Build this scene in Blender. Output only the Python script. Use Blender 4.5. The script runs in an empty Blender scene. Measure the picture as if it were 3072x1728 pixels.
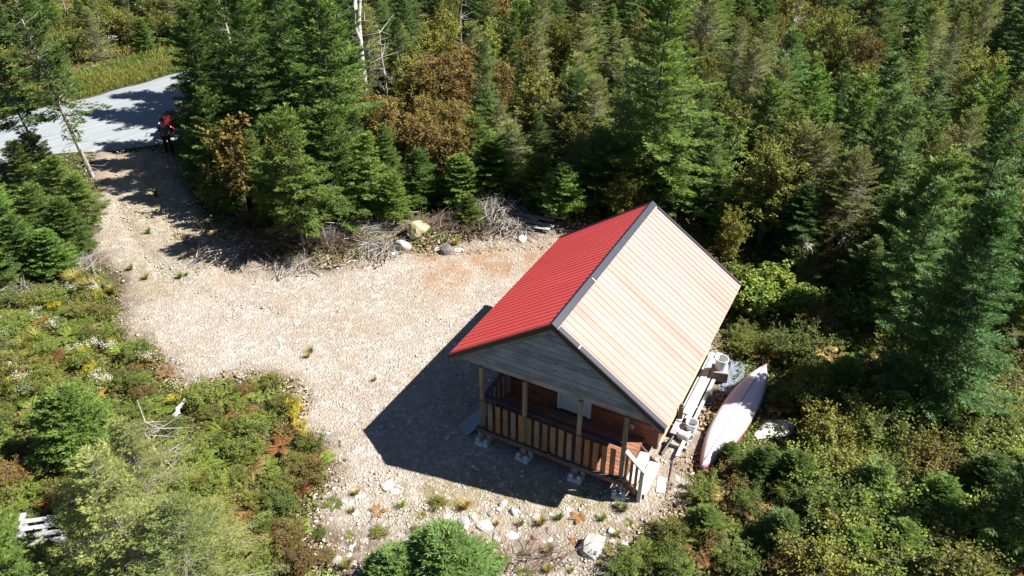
import bpy, bmesh, math, random
import numpy as np
from mathutils import Vector, Matrix

random.seed(7)
rng = np.random.default_rng(7)
SC = bpy.context.scene
COL = SC.collection
R = math.radians

# ------------------------------------------------------------------ camera
FOC, PITCH, CAMH = 2349.7, 0.5891, 15.372          # focal in px of a 3072 wide frame
cd = bpy.data.cameras.new('camera'); cam = bpy.data.objects.new('camera', cd); COL.objects.link(cam)
cd.sensor_width = 36.0; cd.lens = 36.0 * FOC / 3072.0; cd.clip_end = 3000; cd.clip_start = 0.1
cam.location = (0, 0, CAMH); cam.rotation_euler = (math.pi / 2 - PITCH, 0, 0)
SC.camera = cam

# ------------------------------------------------------------------ sky and sun
SUN_AZ, SUN_EL = R(92.5), R(48.0)                  # azimuth clockwise from +Y
w = bpy.data.worlds.new('World'); SC.world = w; w.use_nodes = True
nt = w.node_tree
sky = nt.nodes.new('ShaderNodeTexSky'); sky.sky_type = 'NISHITA'; sky.sun_disc = False
sky.sun_elevation = SUN_EL; sky.sun_rotation = SUN_AZ; sky.air_density = 0.55; sky.dust_density = 0.1; sky.ozone_density = 1.0
bg = nt.nodes['Background']; bg.inputs['Strength'].default_value = 0.05
nt.links.new(sky.outputs[0], bg.inputs['Color'])
sd = bpy.data.lights.new('sun', 'SUN'); sun = bpy.data.objects.new('sun', sd); COL.objects.link(sun)
sd.energy = 5.0; sd.angle = R(0.53); sd.color = (1.0, 0.965, 0.91)
SUNV = Vector((math.cos(SUN_EL) * math.sin(SUN_AZ), math.cos(SUN_EL) * math.cos(SUN_AZ), math.sin(SUN_EL)))
sun.rotation_euler = SUNV.to_track_quat('Z', 'Y').to_euler(); sun.location = SUNV * 60
vs = SC.view_settings; vs.view_transform = 'Standard'; vs.look = 'None'; vs.gamma = 1.0; vs.use_curve_mapping = False
vs.exposure = 1.3
SC.cycles.max_bounces = 6; SC.cycles.diffuse_bounces = 3; SC.cycles.glossy_bounces = 2
SC.cycles.transmission_bounces = 3; SC.cycles.transparent_max_bounces = 4

# ------------------------------------------------------------------ helpers: layout
def ground_at(px, py, z=0.0):
    """point of the level z that a pixel of the survey photo (3072x1728) shows"""
    a = (px - 1536) / FOC; b = -(py - 864) / FOC
    d = (a, math.cos(PITCH) + b * math.sin(PITCH), -math.sin(PITCH) + b * math.cos(PITCH))
    t = (z - CAMH) / d[2]
    return np.array([d[0] * t, d[1] * t, z])
def proj(x, y, z=0.0):
    Z = z - CAMH
    dd = y * math.cos(PITCH) - Z * math.sin(PITCH); up = y * math.sin(PITCH) + Z * math.cos(PITCH)
    return 1536 + FOC * x / dd, 864 - FOC * up / dd
def height_to(px, py, top):
    g = ground_at(px, py); lo, hi = 0.2, 14.0
    for _ in range(30):
        m = (lo + hi) / 2
        if proj(g[0], g[1], m)[1] > top: lo = m
        else: hi = m
    return lo
def poly_px(pts): return np.array([ground_at(a, b)[:2] for a, b in pts])
def sdist(P, poly):
    """signed distance to a polygon, positive inside; P (n,2)"""
    P = np.asarray(P, float); A = poly; B = np.roll(poly, -1, 0)
    d2 = np.full(len(P), 1e18); ins = np.zeros(len(P), bool)
    for a, b in zip(A, B):
        ab = b - a; t = np.clip(((P - a) @ ab) / (ab @ ab), 0, 1)
        q = P - a - t[:, None] * ab; d2 = np.minimum(d2, (q * q).sum(1))
        c = (a[1] > P[:, 1]) != (b[1] > P[:, 1])
        with np.errstate(divide='ignore', invalid='ignore'):
            xi = a[0] + (P[:, 1] - a[1]) * (b[0] - a[0]) / (b[1] - a[1] + 1e-12)
        ins ^= c & (P[:, 0] < xi)
    return np.where(ins, 1, -1) * np.sqrt(d2)
_ph = np.random.default_rng(3).uniform(0, 6.28, (40, 3))
def wob(x, y, f, k=0):
    """smooth noise about -1..1"""
    s = 0
    for i in range(6):
        a = _ph[(k * 6 + i) % 40]; ang = a[0]; ff = f * (0.6 + 0.28 * i)
        s = s + np.sin((x * math.cos(ang) + y * math.sin(ang)) * ff + a[1] + 1.7 * np.sin((y * math.cos(ang) - x * math.sin(ang)) * ff * 0.55 + a[2]))
    return s / 3.2

YARD = poly_px([(455, 452), (300, 460), (272, 520), (300, 560), (258, 690), (285, 760), (352, 830), (372, 900), (345, 1000), (430, 1045), (515, 1120),
    (565, 1165), (735, 1130), (865, 1140), (905, 1200), (880, 1290), (985, 1345), (1005, 1420), (960, 1520), (900, 1600), (1000, 1700), (1080, 1800),
    (1800, 1800), (1870, 1650), (2010, 1560), (2055, 1440), (2085, 1330), (2120, 1215), (2180, 1120), (2165, 1000), (1960, 780), (1800, 700), (1680, 672), (1540, 690),
    (1400, 722), (1290, 752), (1120, 770), (960, 810), (800, 800), (690, 760), (615, 690), (580, 610), (548, 530), (520, 470)])
RU0, RU1 = np.array([-26.79, 39.02]), np.array([-19.93, 46.39])      # far edge of the road
RD = (RU1 - RU0) / np.linalg.norm(RU1 - RU0); RN = np.array([RD[1], -RD[0]])
def road_bend(u): return 0.035 * np.maximum(0, np.asarray(u) - 11.0) ** 2      # the road swings away behind the trees
def road_uv(x, y):
    dx, dy = x - RU0[0], y - RU0[1]
    u = dx * RD[0] + dy * RD[1]; return u, dx * RN[0] + dy * RN[1] + road_bend(u)
def road_near(u):  # near edge as distance from far edge, flared at the drive mouth
    return 5.6 + 3.6 * np.exp(-((u - 4.5) / 4.2) ** 2)
HOUSE0 = np.array([-0.7486, 15.4459]); HTH = -0.4868
HC, HS = math.cos(HTH), math.sin(HTH)
def CL(x, y, z=0.0):
    return Vector((HOUSE0[0] + x * HC - y * HS, HOUSE0[1] + x * HS + y * HC, z))
def to_cabin(x, y):
    dx, dy = x - HOUSE0[0], y - HOUSE0[1]
    return dx * HC + dy * HS, -dx * HS + dy * HC
BERM = poly_px([(640, 750), (900, 728), (1150, 712), (1350, 694), (1560, 660), (1720, 632)])
def berm_d(x, y):
    P = np.stack([np.ravel(x), np.ravel(y)], 1); d2 = np.full(len(P), 1e9)
    for a, b in zip(BERM[:-1], BERM[1:]):
        ab = b - a; t = np.clip(((P - a) @ ab) / (ab @ ab), 0, 1); q = P - a - t[:, None] * ab
        d2 = np.minimum(d2, (q * q).sum(1))
    return np.sqrt(d2)
def gz(x, y):
    """ground height"""
    x = np.atleast_1d(np.asarray(x, float)); y = np.atleast_1d(np.asarray(y, float))
    P = np.stack([x.ravel(), y.ravel()], 1)
    s = sdist(P, YARD).reshape(x.shape)
    out = np.clip(-s / 3.0, 0, 1)
    u, v = road_uv(x, y); rd = np.clip((np.abs(v - 3.0) - 4.2) / 4, 0, 1)
    hx, hy = to_cabin(x, y)
    ch = np.clip((np.maximum(np.abs(hx - 2.2) - 3.6, np.abs(hy - 3.2) - 4.0)) / 2.5, 0, 1)
    z = (0.16 * wob(x, y, 0.45, 1) + 0.07 * wob(x, y, 1.6, 2)) * out * rd * ch
    z = z + 0.30 * np.exp(-(berm_d(x, y).reshape(x.shape) / 0.9) ** 2) * (0.7 + 0.5 * wob(x, y, 1.4, 3)) * rd
    z = z + 0.02 * wob(x, y, 1.2, 4) * (1 - out) * ch
    return z
def gz1(x, y): return float(gz(x, y)[0])

# ------------------------------------------------------------------ helpers: objects
def tag(o, label=None, cat=None, group=None, kind=None):
    if label: o['label'] = label
    if cat: o['category'] = cat
    if group: o['group'] = group
    if kind: o['kind'] = kind
    return o
def empty(name, loc=(0, 0, 0), rz=0.0):
    o = bpy.data.objects.new(name, None); COL.objects.link(o); o.location = loc; o.rotation_euler = (0, 0, rz)
    o.empty_display_size = 0.2
    return o
def link(name, me, parent=None, loc=None, rot=None, scale=None):
    o = bpy.data.objects.new(name, me); COL.objects.link(o)
    if parent: o.parent = parent
    if loc is not None: o.location = loc
    if rot is not None: o.rotation_euler = rot
    if scale is not None: o.scale = scale
    return o
def mesh_np(name, V, F, mat, tint=None, smooth=False):
    """V (n,3), F (m,k) one face size"""
    V = np.asarray(V, np.float32); F = np.asarray(F, np.int32); me = bpy.data.meshes.new(name)
    m, k = F.shape
    me.vertices.add(len(V)); me.vertices.foreach_set('co', V.ravel())
    me.loops.add(m * k); me.loops.foreach_set('vertex_index', F.ravel())
    me.polygons.add(m); me.polygons.foreach_set('loop_start', np.arange(0, m * k, k, dtype=np.int32))
    if smooth: me.polygons.foreach_set('use_smooth', np.ones(m, bool))
    if tint is not None:
        at = me.attributes.new('tint', 'FLOAT', 'FACE'); at.data.foreach_set('value', np.asarray(tint, np.float32))
    me.update(calc_edges=True)
    if mat: me.materials.append(mat)
    return me
class MB:
    """collects simple shapes into one mesh"""
    def __init__(s): s.v = []; s.f = []
    def add(s, vs_, fs):
        b = len(s.v); s.v += [tuple(p) for p in vs_]; s.f += [tuple(i + b for i in f) for f in fs]; return s
    def box(s, x0, x1, y0, y1, z0, z1, M=None):
        vs_ = [(x0, y0, z0), (x1, y0, z0), (x1, y1, z0), (x0, y1, z0), (x0, y0, z1), (x1, y0, z1), (x1, y1, z1), (x0, y1, z1)]
        if M: vs_ = [M @ Vector(p) for p in vs_]
        return s.add(vs_, [(0, 3, 2, 1), (4, 5, 6, 7), (0, 1, 5, 4), (1, 2, 6, 5), (2, 3, 7, 6), (3, 0, 4, 7)])
    def beam(s, a, b, wd, th, up=(0, 0, 1)):
        """rectangular bar from a to b; wd sideways, th along up"""
        a = Vector(a); b = Vector(b); d = (b - a); L = d.length; d.normalize(); up = Vector(up)
        sd_ = d.cross(up).normalized(); u = sd_.cross(d).normalized()
        vs_ = [p + sd_ * i * wd / 2 + u * j * th / 2 for p in (a, b) for (i, j) in ((-1, -1), (1, -1), (1, 1), (-1, 1))]
        return s.add(vs_, [(3, 2, 1, 0), (4, 5, 6, 7), (0, 1, 5, 4), (1, 2, 6, 5), (2, 3, 7, 6), (3, 0, 4, 7)])
    def tube(s, pts, rad, n=8, cap=True):
        pts = [Vector(p) for p in pts]; rad = rad if hasattr(rad, '__len__') else [rad] * len(pts)
        b = len(s.v)
        for i, p in enumerate(pts):
            d = (pts[min(i + 1, len(pts) - 1)] - pts[max(i - 1, 0)]).normalized()
            a = d.orthogonal().normalized() if abs(d.z) < 0.99 else Vector((1, 0, 0)); a = (a - d * a.dot(d)).normalized(); c = d.cross(a)
            if abs(d.z) < 0.99:
                a = d.cross(Vector((0, 0, 1))).normalized(); c = d.cross(a)
            for k in range(n):
                t = 2 * math.pi * k / n; s.v.append(tuple(p + (a * math.cos(t) + c * math.sin(t)) * rad[i]))
        for i in range(len(pts) - 1):
            for k in range(n):
                k2 = (k + 1) % n; s.f.append((b + i * n + k, b + i * n + k2, b + (i + 1) * n + k2, b + (i + 1) * n + k))
        if cap:
            s.f.append(tuple(b + k for k in range(n))[::-1]); e = b + (len(pts) - 1) * n; s.f.append(tuple(e + k for k in range(n)))
        return s
    def lathe(s, prof, n=20, c=(0, 0, 0)):
        b = len(s.v)
        for r_, z in prof:
            for k in range(n):
                t = 2 * math.pi * k / n; s.v.append((c[0] + r_ * math.cos(t), c[1] + r_ * math.sin(t), c[2] + z))
        for i in range(len(prof) - 1):
            for k in range(n):
                k2 = (k + 1) % n; s.f.append((b + i * n + k, b + i * n + k2, b + (i + 1) * n + k2, b + (i + 1) * n + k))
        return s
    def mesh(s, name, mat, smooth=False, bevel=0.0):
        me = bpy.data.meshes.new(name); me.from_pydata(s.v, [], s.f)
        bm = bmesh.new(); bm.from_mesh(me); bmesh.ops.recalc_face_normals(bm, faces=bm.faces)
        if bevel: bmesh.ops.bevel(bm, geom=bm.edges[:], offset=bevel, segments=1, affect='EDGES', profile=0.5)
        bm.to_mesh(me); bm.free()
        if smooth: me.polygons.foreach_set('use_smooth', np.ones(len(me.polygons), bool))
        me.materials.append(mat); return me
    def build(s, name, mat, parent=None, loc=None, rot=None, smooth=False, bevel=0.0):
        return link(name, s.mesh(name, mat, smooth, bevel), parent, loc, rot)
def copy_tree(o, loc, rz, sc=1.0, rot=None):
    c = o.copy(); COL.objects.link(c); c.location = loc; c.rotation_euler = rot if rot else (0, 0, rz)
    c.scale = sc if hasattr(sc, '__len__') else (sc, sc, sc)
    for ch in o.children:
        d = ch.copy(); COL.objects.link(d); d.parent = c
    return c

# ------------------------------------------------------------------ materials
class N:
    def __init__(s, name):
        s.m = bpy.data.materials.new(name); s.m.use_nodes = True; s.t = s.m.node_tree
        s.b = s.t.nodes['Principled BSDF']; s.out = s.t.nodes['Material Output']
    def n(s, typ, **kw):
        nd = s.t.nodes.new(typ)
        for k, v in kw.items(): setattr(nd, k, v)
        return nd
    def l(s, a, b): s.t.links.new(a, b)
    def val(s, x):
        return x
    def noise(s, scale, detail=4, rough=0.55, vec=None, dist=0.0):
        nd = s.n('ShaderNodeTexNoise'); nd.inputs['Scale'].default_value = scale; nd.inputs['Detail'].default_value = detail
        nd.inputs['Roughness'].default_value = rough; nd.inputs['Distortion'].default_value = dist
        if vec: s.l(vec, nd.inputs['Vector'])
        return nd.outputs['Fac']
    def ramp(s, fac, stops, interp='LINEAR'):
        nd = s.n('ShaderNodeValToRGB'); nd.color_ramp.interpolation = interp; e = nd.color_ramp.elements
        while len(e) < len(stops): e.new(0.5)
        for k, (p, c) in enumerate(stops):
            e[k].position = p; e[k].color = (c, c, c, 1) if not hasattr(c, '__len__') else (*c, 1)
        s.l(fac, nd.inputs['Fac']); return nd.outputs['Color']
    def mix(s, fac, a, b, typ='MIX'):
        nd = s.n('ShaderNodeMix', data_type='RGBA', blend_type=typ)
        for i, x in ((0, fac), (6, a), (7, b)):
            if isinstance(x, (int, float)): nd.inputs[i].default_value = x
            elif isinstance(x, tuple): nd.inputs[i].default_value = (*x, 1)
            else: s.l(x, nd.inputs[i])
        return nd.outputs[2]
    def math(s, op, a, b=0.0, clamp=False):
        nd = s.n('ShaderNodeMath', operation=op); nd.use_clamp = clamp
        for i, x in ((0, a), (1, b)):
            if isinstance(x, (int, float)): nd.inputs[i].default_value = x
            else: s.l(x, nd.inputs[i])
        return nd.outputs[0]
    def coord(s, kind='Object', scale=None, addrand=False):
        tc = s.n('ShaderNodeTexCoord'); v = tc.outputs[kind]
        if scale:
            mp = s.n('ShaderNodeMapping'); mp.inputs['Scale'].default_value = scale; s.l(v, mp.inputs['Vector']); v = mp.outputs[0]
        if addrand:
            oi = s.n('ShaderNodeObjectInfo'); ad = s.n('ShaderNodeVectorMath', operation='MULTIPLY_ADD')
            cb = s.n('ShaderNodeCombineXYZ'); s.l(oi.outputs['Random'], cb.inputs[0]); s.l(oi.outputs['Random'], cb.inputs[1]); s.l(oi.outputs['Random'], cb.inputs[2])
            s.l(cb.outputs[0], ad.inputs[0]); ad.inputs[1].default_value = (37, 53, 71); s.l(v, ad.inputs[2]); v = ad.outputs[0]
        return v
    def rand(s): return s.n('ShaderNodeObjectInfo').outputs['Random']
    def bump(s, h, strength=0.4, dist=0.02):
        b = s.n('ShaderNodeBump'); b.inputs['Strength'].default_value = strength; b.inputs['Distance'].default_value = dist
        s.l(h, b.inputs['Height']); s.l(b.outputs[0], s.b.inputs['Normal']); return s
    def set(s, col=None, rough=None, spec=None, metal=None):
        for k, v in (('Base Color', col), ('Roughness', rough), ('Specular IOR Level', spec), ('Metallic', metal)):
            if v is None: continue
            if isinstance(v, tuple): s.b.inputs[k].default_value = (*v, 1)
            elif isinstance(v, (int, float)): s.b.inputs[k].default_value = v
            else: s.l(v, s.b.inputs[k])
        return s
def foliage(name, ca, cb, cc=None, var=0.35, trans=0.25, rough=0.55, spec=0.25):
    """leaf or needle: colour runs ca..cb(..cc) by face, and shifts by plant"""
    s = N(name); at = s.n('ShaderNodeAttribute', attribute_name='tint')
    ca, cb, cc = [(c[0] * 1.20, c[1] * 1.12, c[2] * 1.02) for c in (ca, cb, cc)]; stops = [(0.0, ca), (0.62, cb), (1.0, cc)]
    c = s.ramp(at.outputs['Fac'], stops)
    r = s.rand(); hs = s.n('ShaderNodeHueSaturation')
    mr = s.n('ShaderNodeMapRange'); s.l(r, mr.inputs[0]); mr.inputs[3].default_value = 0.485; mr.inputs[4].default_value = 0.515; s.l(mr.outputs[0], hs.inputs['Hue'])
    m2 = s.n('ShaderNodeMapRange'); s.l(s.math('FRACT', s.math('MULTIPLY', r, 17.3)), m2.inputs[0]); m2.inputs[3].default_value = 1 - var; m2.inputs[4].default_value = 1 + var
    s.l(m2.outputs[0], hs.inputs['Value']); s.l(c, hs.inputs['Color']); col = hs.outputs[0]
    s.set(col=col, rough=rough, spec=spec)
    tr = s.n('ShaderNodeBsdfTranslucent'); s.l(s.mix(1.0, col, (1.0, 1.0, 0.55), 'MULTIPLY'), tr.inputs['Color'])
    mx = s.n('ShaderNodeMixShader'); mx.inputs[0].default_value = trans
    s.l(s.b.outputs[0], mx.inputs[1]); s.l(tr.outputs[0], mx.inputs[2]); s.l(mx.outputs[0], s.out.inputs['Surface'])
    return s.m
def wood(name, ca, cb, axis='x', rough=0.8, knots=True, var=0.3, huev=0.0):
    s = N(name); sc = {'x': (1.5, 26, 26), 'y': (26, 1.5, 26), 'z': (26, 26, 1.5)}[axis]
    v = s.coord('Object', sc, True); g = s.noise(1.0, 5, 0.65, v, 0.6)
    c = s.mix(s.ramp(g, [(0.3, 0.0), (0.72, 1.0)]), ca, cb)
    v2 = s.coord('Object', (3, 3, 3), True); bl = s.noise(1.0, 3, 0.6, v2)
    c = s.mix(s.ramp(bl, [(0.35, 0.0), (0.75, 0.6)]), c, tuple(x * 0.55 for x in ca))
    if knots:
        vo = s.n('ShaderNodeTexVoronoi'); vo.inputs['Scale'].default_value = 1.0
        s.l(s.coord('Object', tuple({'x': (3.0, 9, 9), 'y': (9, 3.0, 9), 'z': (9, 9, 3.0)}[axis]), True), vo.inputs['Vector'])
        c = s.mix(s.ramp(vo.outputs['Distance'], [(0.06, 0.8), (0.17, 0.0)]), c, (0.035, 0.022, 0.015))
    hs = s.n('ShaderNodeHueSaturation'); mr = s.n('ShaderNodeMapRange'); s.l(s.rand(), mr.inputs[0]); mr.inputs[3].default_value = 1 - var; mr.inputs[4].default_value = 1 + var
    s.l(mr.outputs[0], hs.inputs['Value']); s.l(c, hs.inputs['Color'])
    col = hs.outputs[0]
    s.set(col=col, rough=rough, spec=0.25).bump(g, 0.35, 0.006); return s.m
def plain(name, col, rough=0.5, spec=0.4, metal=0.0, var=0.12, scale=6.0, bump=0.0):
    s = N(name); f = s.noise(scale, 4, 0.6, s.coord('Object', None, True))
    c = s.mix(s.ramp(f, [(0.3, 0.0), (0.7, 1.0)]), tuple(x * (1 - var) for x in col), tuple(min(1, x * (1 + var)) for x in col))
    s.set(col=c, rough=rough, spec=spec, metal=metal)
    if bump: s.bump(f, bump, 0.01)
    return s.m

M = {}
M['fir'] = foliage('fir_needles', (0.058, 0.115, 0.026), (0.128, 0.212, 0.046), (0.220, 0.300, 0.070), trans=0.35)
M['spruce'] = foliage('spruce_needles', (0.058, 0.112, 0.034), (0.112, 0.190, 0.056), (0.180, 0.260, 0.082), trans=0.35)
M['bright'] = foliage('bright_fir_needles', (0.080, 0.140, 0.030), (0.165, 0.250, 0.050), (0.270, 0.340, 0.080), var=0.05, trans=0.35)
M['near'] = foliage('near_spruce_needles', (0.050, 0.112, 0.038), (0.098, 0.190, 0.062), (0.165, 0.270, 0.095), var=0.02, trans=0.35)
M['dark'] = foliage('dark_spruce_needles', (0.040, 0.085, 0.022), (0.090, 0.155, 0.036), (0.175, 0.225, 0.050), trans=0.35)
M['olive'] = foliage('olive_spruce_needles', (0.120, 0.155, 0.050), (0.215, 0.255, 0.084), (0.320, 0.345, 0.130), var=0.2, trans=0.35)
M['leaf_green'] = foliage('green_leaves', (0.076, 0.126, 0.025), (0.158, 0.218, 0.042), (0.262, 0.300, 0.068), spec=0.2, rough=0.5, trans=0.35)
M['leaf_olive'] = foliage('olive_leaves', (0.100, 0.122, 0.026), (0.185, 0.205, 0.042), (0.290, 0.285, 0.070), spec=0.2, rough=0.5, trans=0.35)
M['leaf_brown'] = foliage('browning_leaves', (0.115, 0.078, 0.028), (0.195, 0.148, 0.046), (0.270, 0.235, 0.075), spec=0.2, rough=0.5, trans=0.3)
M['leaf_gold'] = foliage('yellowing_leaves', (0.10, 0.085, 0.022), (0.17, 0.145, 0.036), (0.25, 0.20, 0.05))
M['fern_green'] = foliage('green_fern', (0.090, 0.145, 0.026), (0.155, 0.215, 0.042), (0.230, 0.270, 0.06), trans=0.35)
M['fern_tan'] = foliage('tan_fern', (0.17, 0.11, 0.045), (0.28, 0.19, 0.085), (0.34, 0.26, 0.12), trans=0.2)
M['fern_rust'] = foliage('rust_fern', (0.110, 0.052, 0.024), (0.19, 0.090, 0.036), (0.26, 0.15, 0.055), trans=0.2)
M['grass_y'] = foliage('dry_grass', (0.16, 0.14, 0.04), (0.27, 0.23, 0.065), (0.36, 0.31, 0.11))
M['grass_g'] = foliage('green_grass', (0.08, 0.14, 0.026), (0.15, 0.20, 0.04), (0.24, 0.25, 0.07))
M['petal_y'] = foliage('goldenrod_flowers', (0.42, 0.30, 0.015), (0.52, 0.40, 0.03), (0.6, 0.48, 0.06), var=0.1)
M['petal_w'] = foliage('aster_flowers', (0.45, 0.45, 0.40), (0.6, 0.6, 0.55), (0.7, 0.7, 0.66), var=0.08)
M['cover'] = foliage('undergrowth_leaves', (0.125, 0.085, 0.030), (0.125, 0.170, 0.038), (0.230, 0.270, 0.065), var=0.0, trans=0.3)
M['litter'] = foliage('dry_litter', (0.09, 0.06, 0.035), (0.22, 0.16, 0.10), (0.34, 0.27, 0.19), var=0.0, trans=0.05)

def bark(name, ca, cb, sc=5.0):
    s = N(name); g = s.noise(1.0, 6, 0.7, s.coord('Object', (sc * 2.2, sc * 2.2, sc * 0.7), True), 0.4)
    s.set(col=s.mix(s.ramp(g, [(0.3, 0.0), (0.7, 1.0)]), ca, cb), rough=0.9, spec=0.15).bump(g, 0.5, 0.02); return s.m
M['bark'] = bark('grey_brown_bark', (0.075, 0.058, 0.045), (0.20, 0.17, 0.14))
M['bark_pale'] = bark('pale_bark', (0.30, 0.275, 0.245), (0.62, 0.59, 0.55))
M['deadwood'] = bark('silvered_dead_wood', (0.19, 0.165, 0.145), (0.46, 0.42, 0.38))
M['deadbrown'] = bark('brown_dead_wood', (0.09, 0.06, 0.045), (0.26, 0.19, 0.15))

# ground materials
def ground_mat():
    s = N('forest_floor'); v = s.coord('Object')
    a = s.noise(0.35, 5, 0.6, v); b = s.noise(3.5, 6, 0.7, v); c = s.noise(22, 4, 0.7, v)
    base = s.mix(s.ramp(a, [(0.38, 0.0), (0.62, 1.0)]), (0.060, 0.046, 0.030), (0.048, 0.062, 0.022))
    base = s.mix(s.ramp(b, [(0.45, 0.0), (0.72, 0.85)]), base, (0.14, 0.105, 0.062))
    base = s.mix(s.ramp(c, [(0.5, 0.0), (0.8, 0.6)]), base, (0.10, 0.12, 0.04))
    at = s.n('ShaderNodeAttribute', attribute_name='field')                       # dry grass field beyond the road
    base = s.mix(at.outputs['Fac'], base, s.mix(s.ramp(s.noise(1.1, 5, 0.7, v), [(0.35, 0.0), (0.65, 1.0)]), (0.25, 0.185, 0.085), (0.17, 0.16, 0.05)))
    s.set(col=base, rough=0.95, spec=0.1).bump(b, 0.8, 0.08); return s.m
M['ground'] = ground_mat()
def yard_mat():
    s = N('yard_gravel'); v = s.coord('Object')
    def vor(sc, feat='F1'):
        n_ = s.n('ShaderNodeTexVoronoi', feature=feat); n_.inputs['Scale'].default_value = sc; s.l(v, n_.inputs['Vector']); return n_
    vo = vor(17); ve = vor(17, 'DISTANCE_TO_EDGE'); vb = vor(7.5); v2 = vor(45)
    peb = s.n('ShaderNodeSeparateColor'); s.l(vo.outputs['Color'], peb.inputs[0]); slab = s.n('ShaderNodeSeparateColor'); s.l(vb.outputs['Color'], slab.inputs[0])
    big = s.noise(0.20, 5, 0.62, v); mid = s.noise(1.3, 5, 0.65, v); fine = s.noise(24, 5, 0.8, v); pat = s.noise(0.55, 6, 0.7, v, 0.4); pt2 = s.noise(2.4, 6, 0.75, v)
    c = s.mix(s.ramp(big, [(0.36, 0.0), (0.62, 1.0)]), (0.315, 0.268, 0.215), (0.395, 0.355, 0.305))
    c = s.mix(s.ramp(peb.outputs[0], [(0.3, 0.0), (0.95, 0.6)]), c, (0.522, 0.483, 0.435))
    c = s.mix(s.ramp(peb.outputs[1], [(0.72, 0.0), (0.95, 0.6)]), c, (0.235, 0.187, 0.144))
    c = s.mix(s.ramp(slab.outputs[0], [(0.70, 0.0), (0.95, 0.75)]), c, (0.539, 0.513, 0.479))
    c = s.mix(s.ramp(fine, [(0.46, 0.0), (0.74, 0.7)]), c, (0.204, 0.157, 0.117))
    c = s.mix(s.ramp(ve.outputs['Distance'], [(0.0, 0.4), (0.09, 0.0)]), c, (0.191, 0.148, 0.113))
    c = s.mix(s.ramp(pat, [(0.46, 0.0), (0.66, 0.55)]), c, (0.313, 0.239, 0.170))
    c = s.mix(s.ramp(pt2, [(0.50, 0.0), (0.70, 0.7)]), c, (0.261, 0.204, 0.144))
    gr = s.ramp(s.noise(0.42, 5, 0.7, s.coord('Object', (1.0, 1.7, 1.0))), [(0.55, 0.0), (0.70, 0.35)]); c = s.mix(gr, c, (0.435, 0.435, 0.392))
    oc = s.n('ShaderNodeAttribute', attribute_name='ochre')
    c = s.mix(s.math('MULTIPLY', oc.outputs['Fac'], s.ramp(mid, [(0.38, 0.0), (0.58, 0.8)])), c, (0.29, 0.165, 0.085))
    ms = s.n('ShaderNodeAttribute', attribute_name='moss')
    c = s.mix(s.math('MULTIPLY', ms.outputs['Fac'], s.ramp(s.noise(2.6, 5, 0.7, v), [(0.38, 0.0), (0.60, 0.85)])), c, (0.18, 0.145, 0.045))
    so = s.n('ShaderNodeAttribute', attribute_name='soil')
    c = s.mix(s.math('MULTIPLY', so.outputs['Fac'], s.ramp(s.noise(1.9, 6, 0.7, v), [(0.30, 0.0), (0.55, 1.0)])), c, (0.145, 0.105, 0.07))
    h = s.math('ADD', s.math('MULTIPLY', vo.outputs['Distance'], 0.8), s.math('MULTIPLY', fine, 0.7))
    s.set(col=c, rough=0.95, spec=0.12).bump(h, 1.0, 0.035); return s.m
M['yard'] = yard_mat()
def road_mat():
    s = N('road_gravel'); v = s.coord('UV')
    t = s.noise(1.0, 5, 0.6, s.coord('UV', (0.12, 3.2, 1))); f = s.noise(26, 4, 0.75, v); p = s.noise(0.7, 4, 0.6, v)
    c = s.mix(s.ramp(t, [(0.35, 0.0), (0.65, 1.0)]), (0.23, 0.255, 0.275), (0.33, 0.352, 0.365))
    c = s.mix(s.ramp(f, [(0.42, 0.0), (0.72, 0.7)]), c, (0.19, 0.195, 0.20)); c = s.mix(s.ramp(p, [(0.5, 0.0), (0.75, 0.4)]), c, (0.24, 0.22, 0.19))
    s.set(col=c, rough=0.9, spec=0.15).bump(f, 0.6, 0.03); return s.m
M['road'] = road_mat()
def rock_mat(name, ca, cb, lich=0.0):
    s = N(name); v = s.coord('Object', None, True); g = s.noise(7, 6, 0.65, v); g2 = s.noise(30, 4, 0.7, v)
    c = s.mix(s.ramp(g, [(0.32, 0.0), (0.68, 1.0)]), ca, cb); c = s.mix(s.ramp(g2, [(0.5, 0.0), (0.75, 0.4)]), c, tuple(x * 0.55 for x in ca))
    if lich: c = s.mix(s.ramp(s.noise(3, 5, 0.7, v), [(0.5, 0.0), (0.62, lich)]), c, (0.20, 0.17, 0.05))
    hs = s.n('ShaderNodeHueSaturation'); mr = s.n('ShaderNodeMapRange'); s.l(s.rand(), mr.inputs[0]); mr.inputs[3].default_value = 0.72; mr.inputs[4].default_value = 1.22
    s.l(mr.outputs[0], hs.inputs['Value']); s.l(c, hs.inputs['Color'])
    s.set(col=hs.outputs[0], rough=0.88, spec=0.2).bump(g, 0.6, 0.03); return s.m
M['rock'] = rock_mat('pale_quartzite', (0.28, 0.245, 0.205), (0.43, 0.395, 0.345))
M['rock_white'] = rock_mat('white_stone', (0.43, 0.405, 0.37), (0.58, 0.56, 0.53))
M['rock_tan'] = rock_mat('tan_boulder', (0.34, 0.295, 0.175), (0.47, 0.43, 0.30), 0.8)
M['rock_grey'] = rock_mat('grey_slate', (0.15, 0.145, 0.145), (0.27, 0.26, 0.25))
def gravel_mat():
    s = N('loose_stones'); at = s.n('ShaderNodeAttribute', attribute_name='tint')
    c = s.ramp(at.outputs['Fac'], [(0.0, (0.27, 0.22, 0.17)), (0.35, (0.41, 0.36, 0.30)), (0.75, (0.52, 0.48, 0.43)), (1.0, (0.64, 0.62, 0.58))])
    s.set(col=c, rough=0.9, spec=0.15); return s.m
M['gravel'] = gravel_mat()

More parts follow.
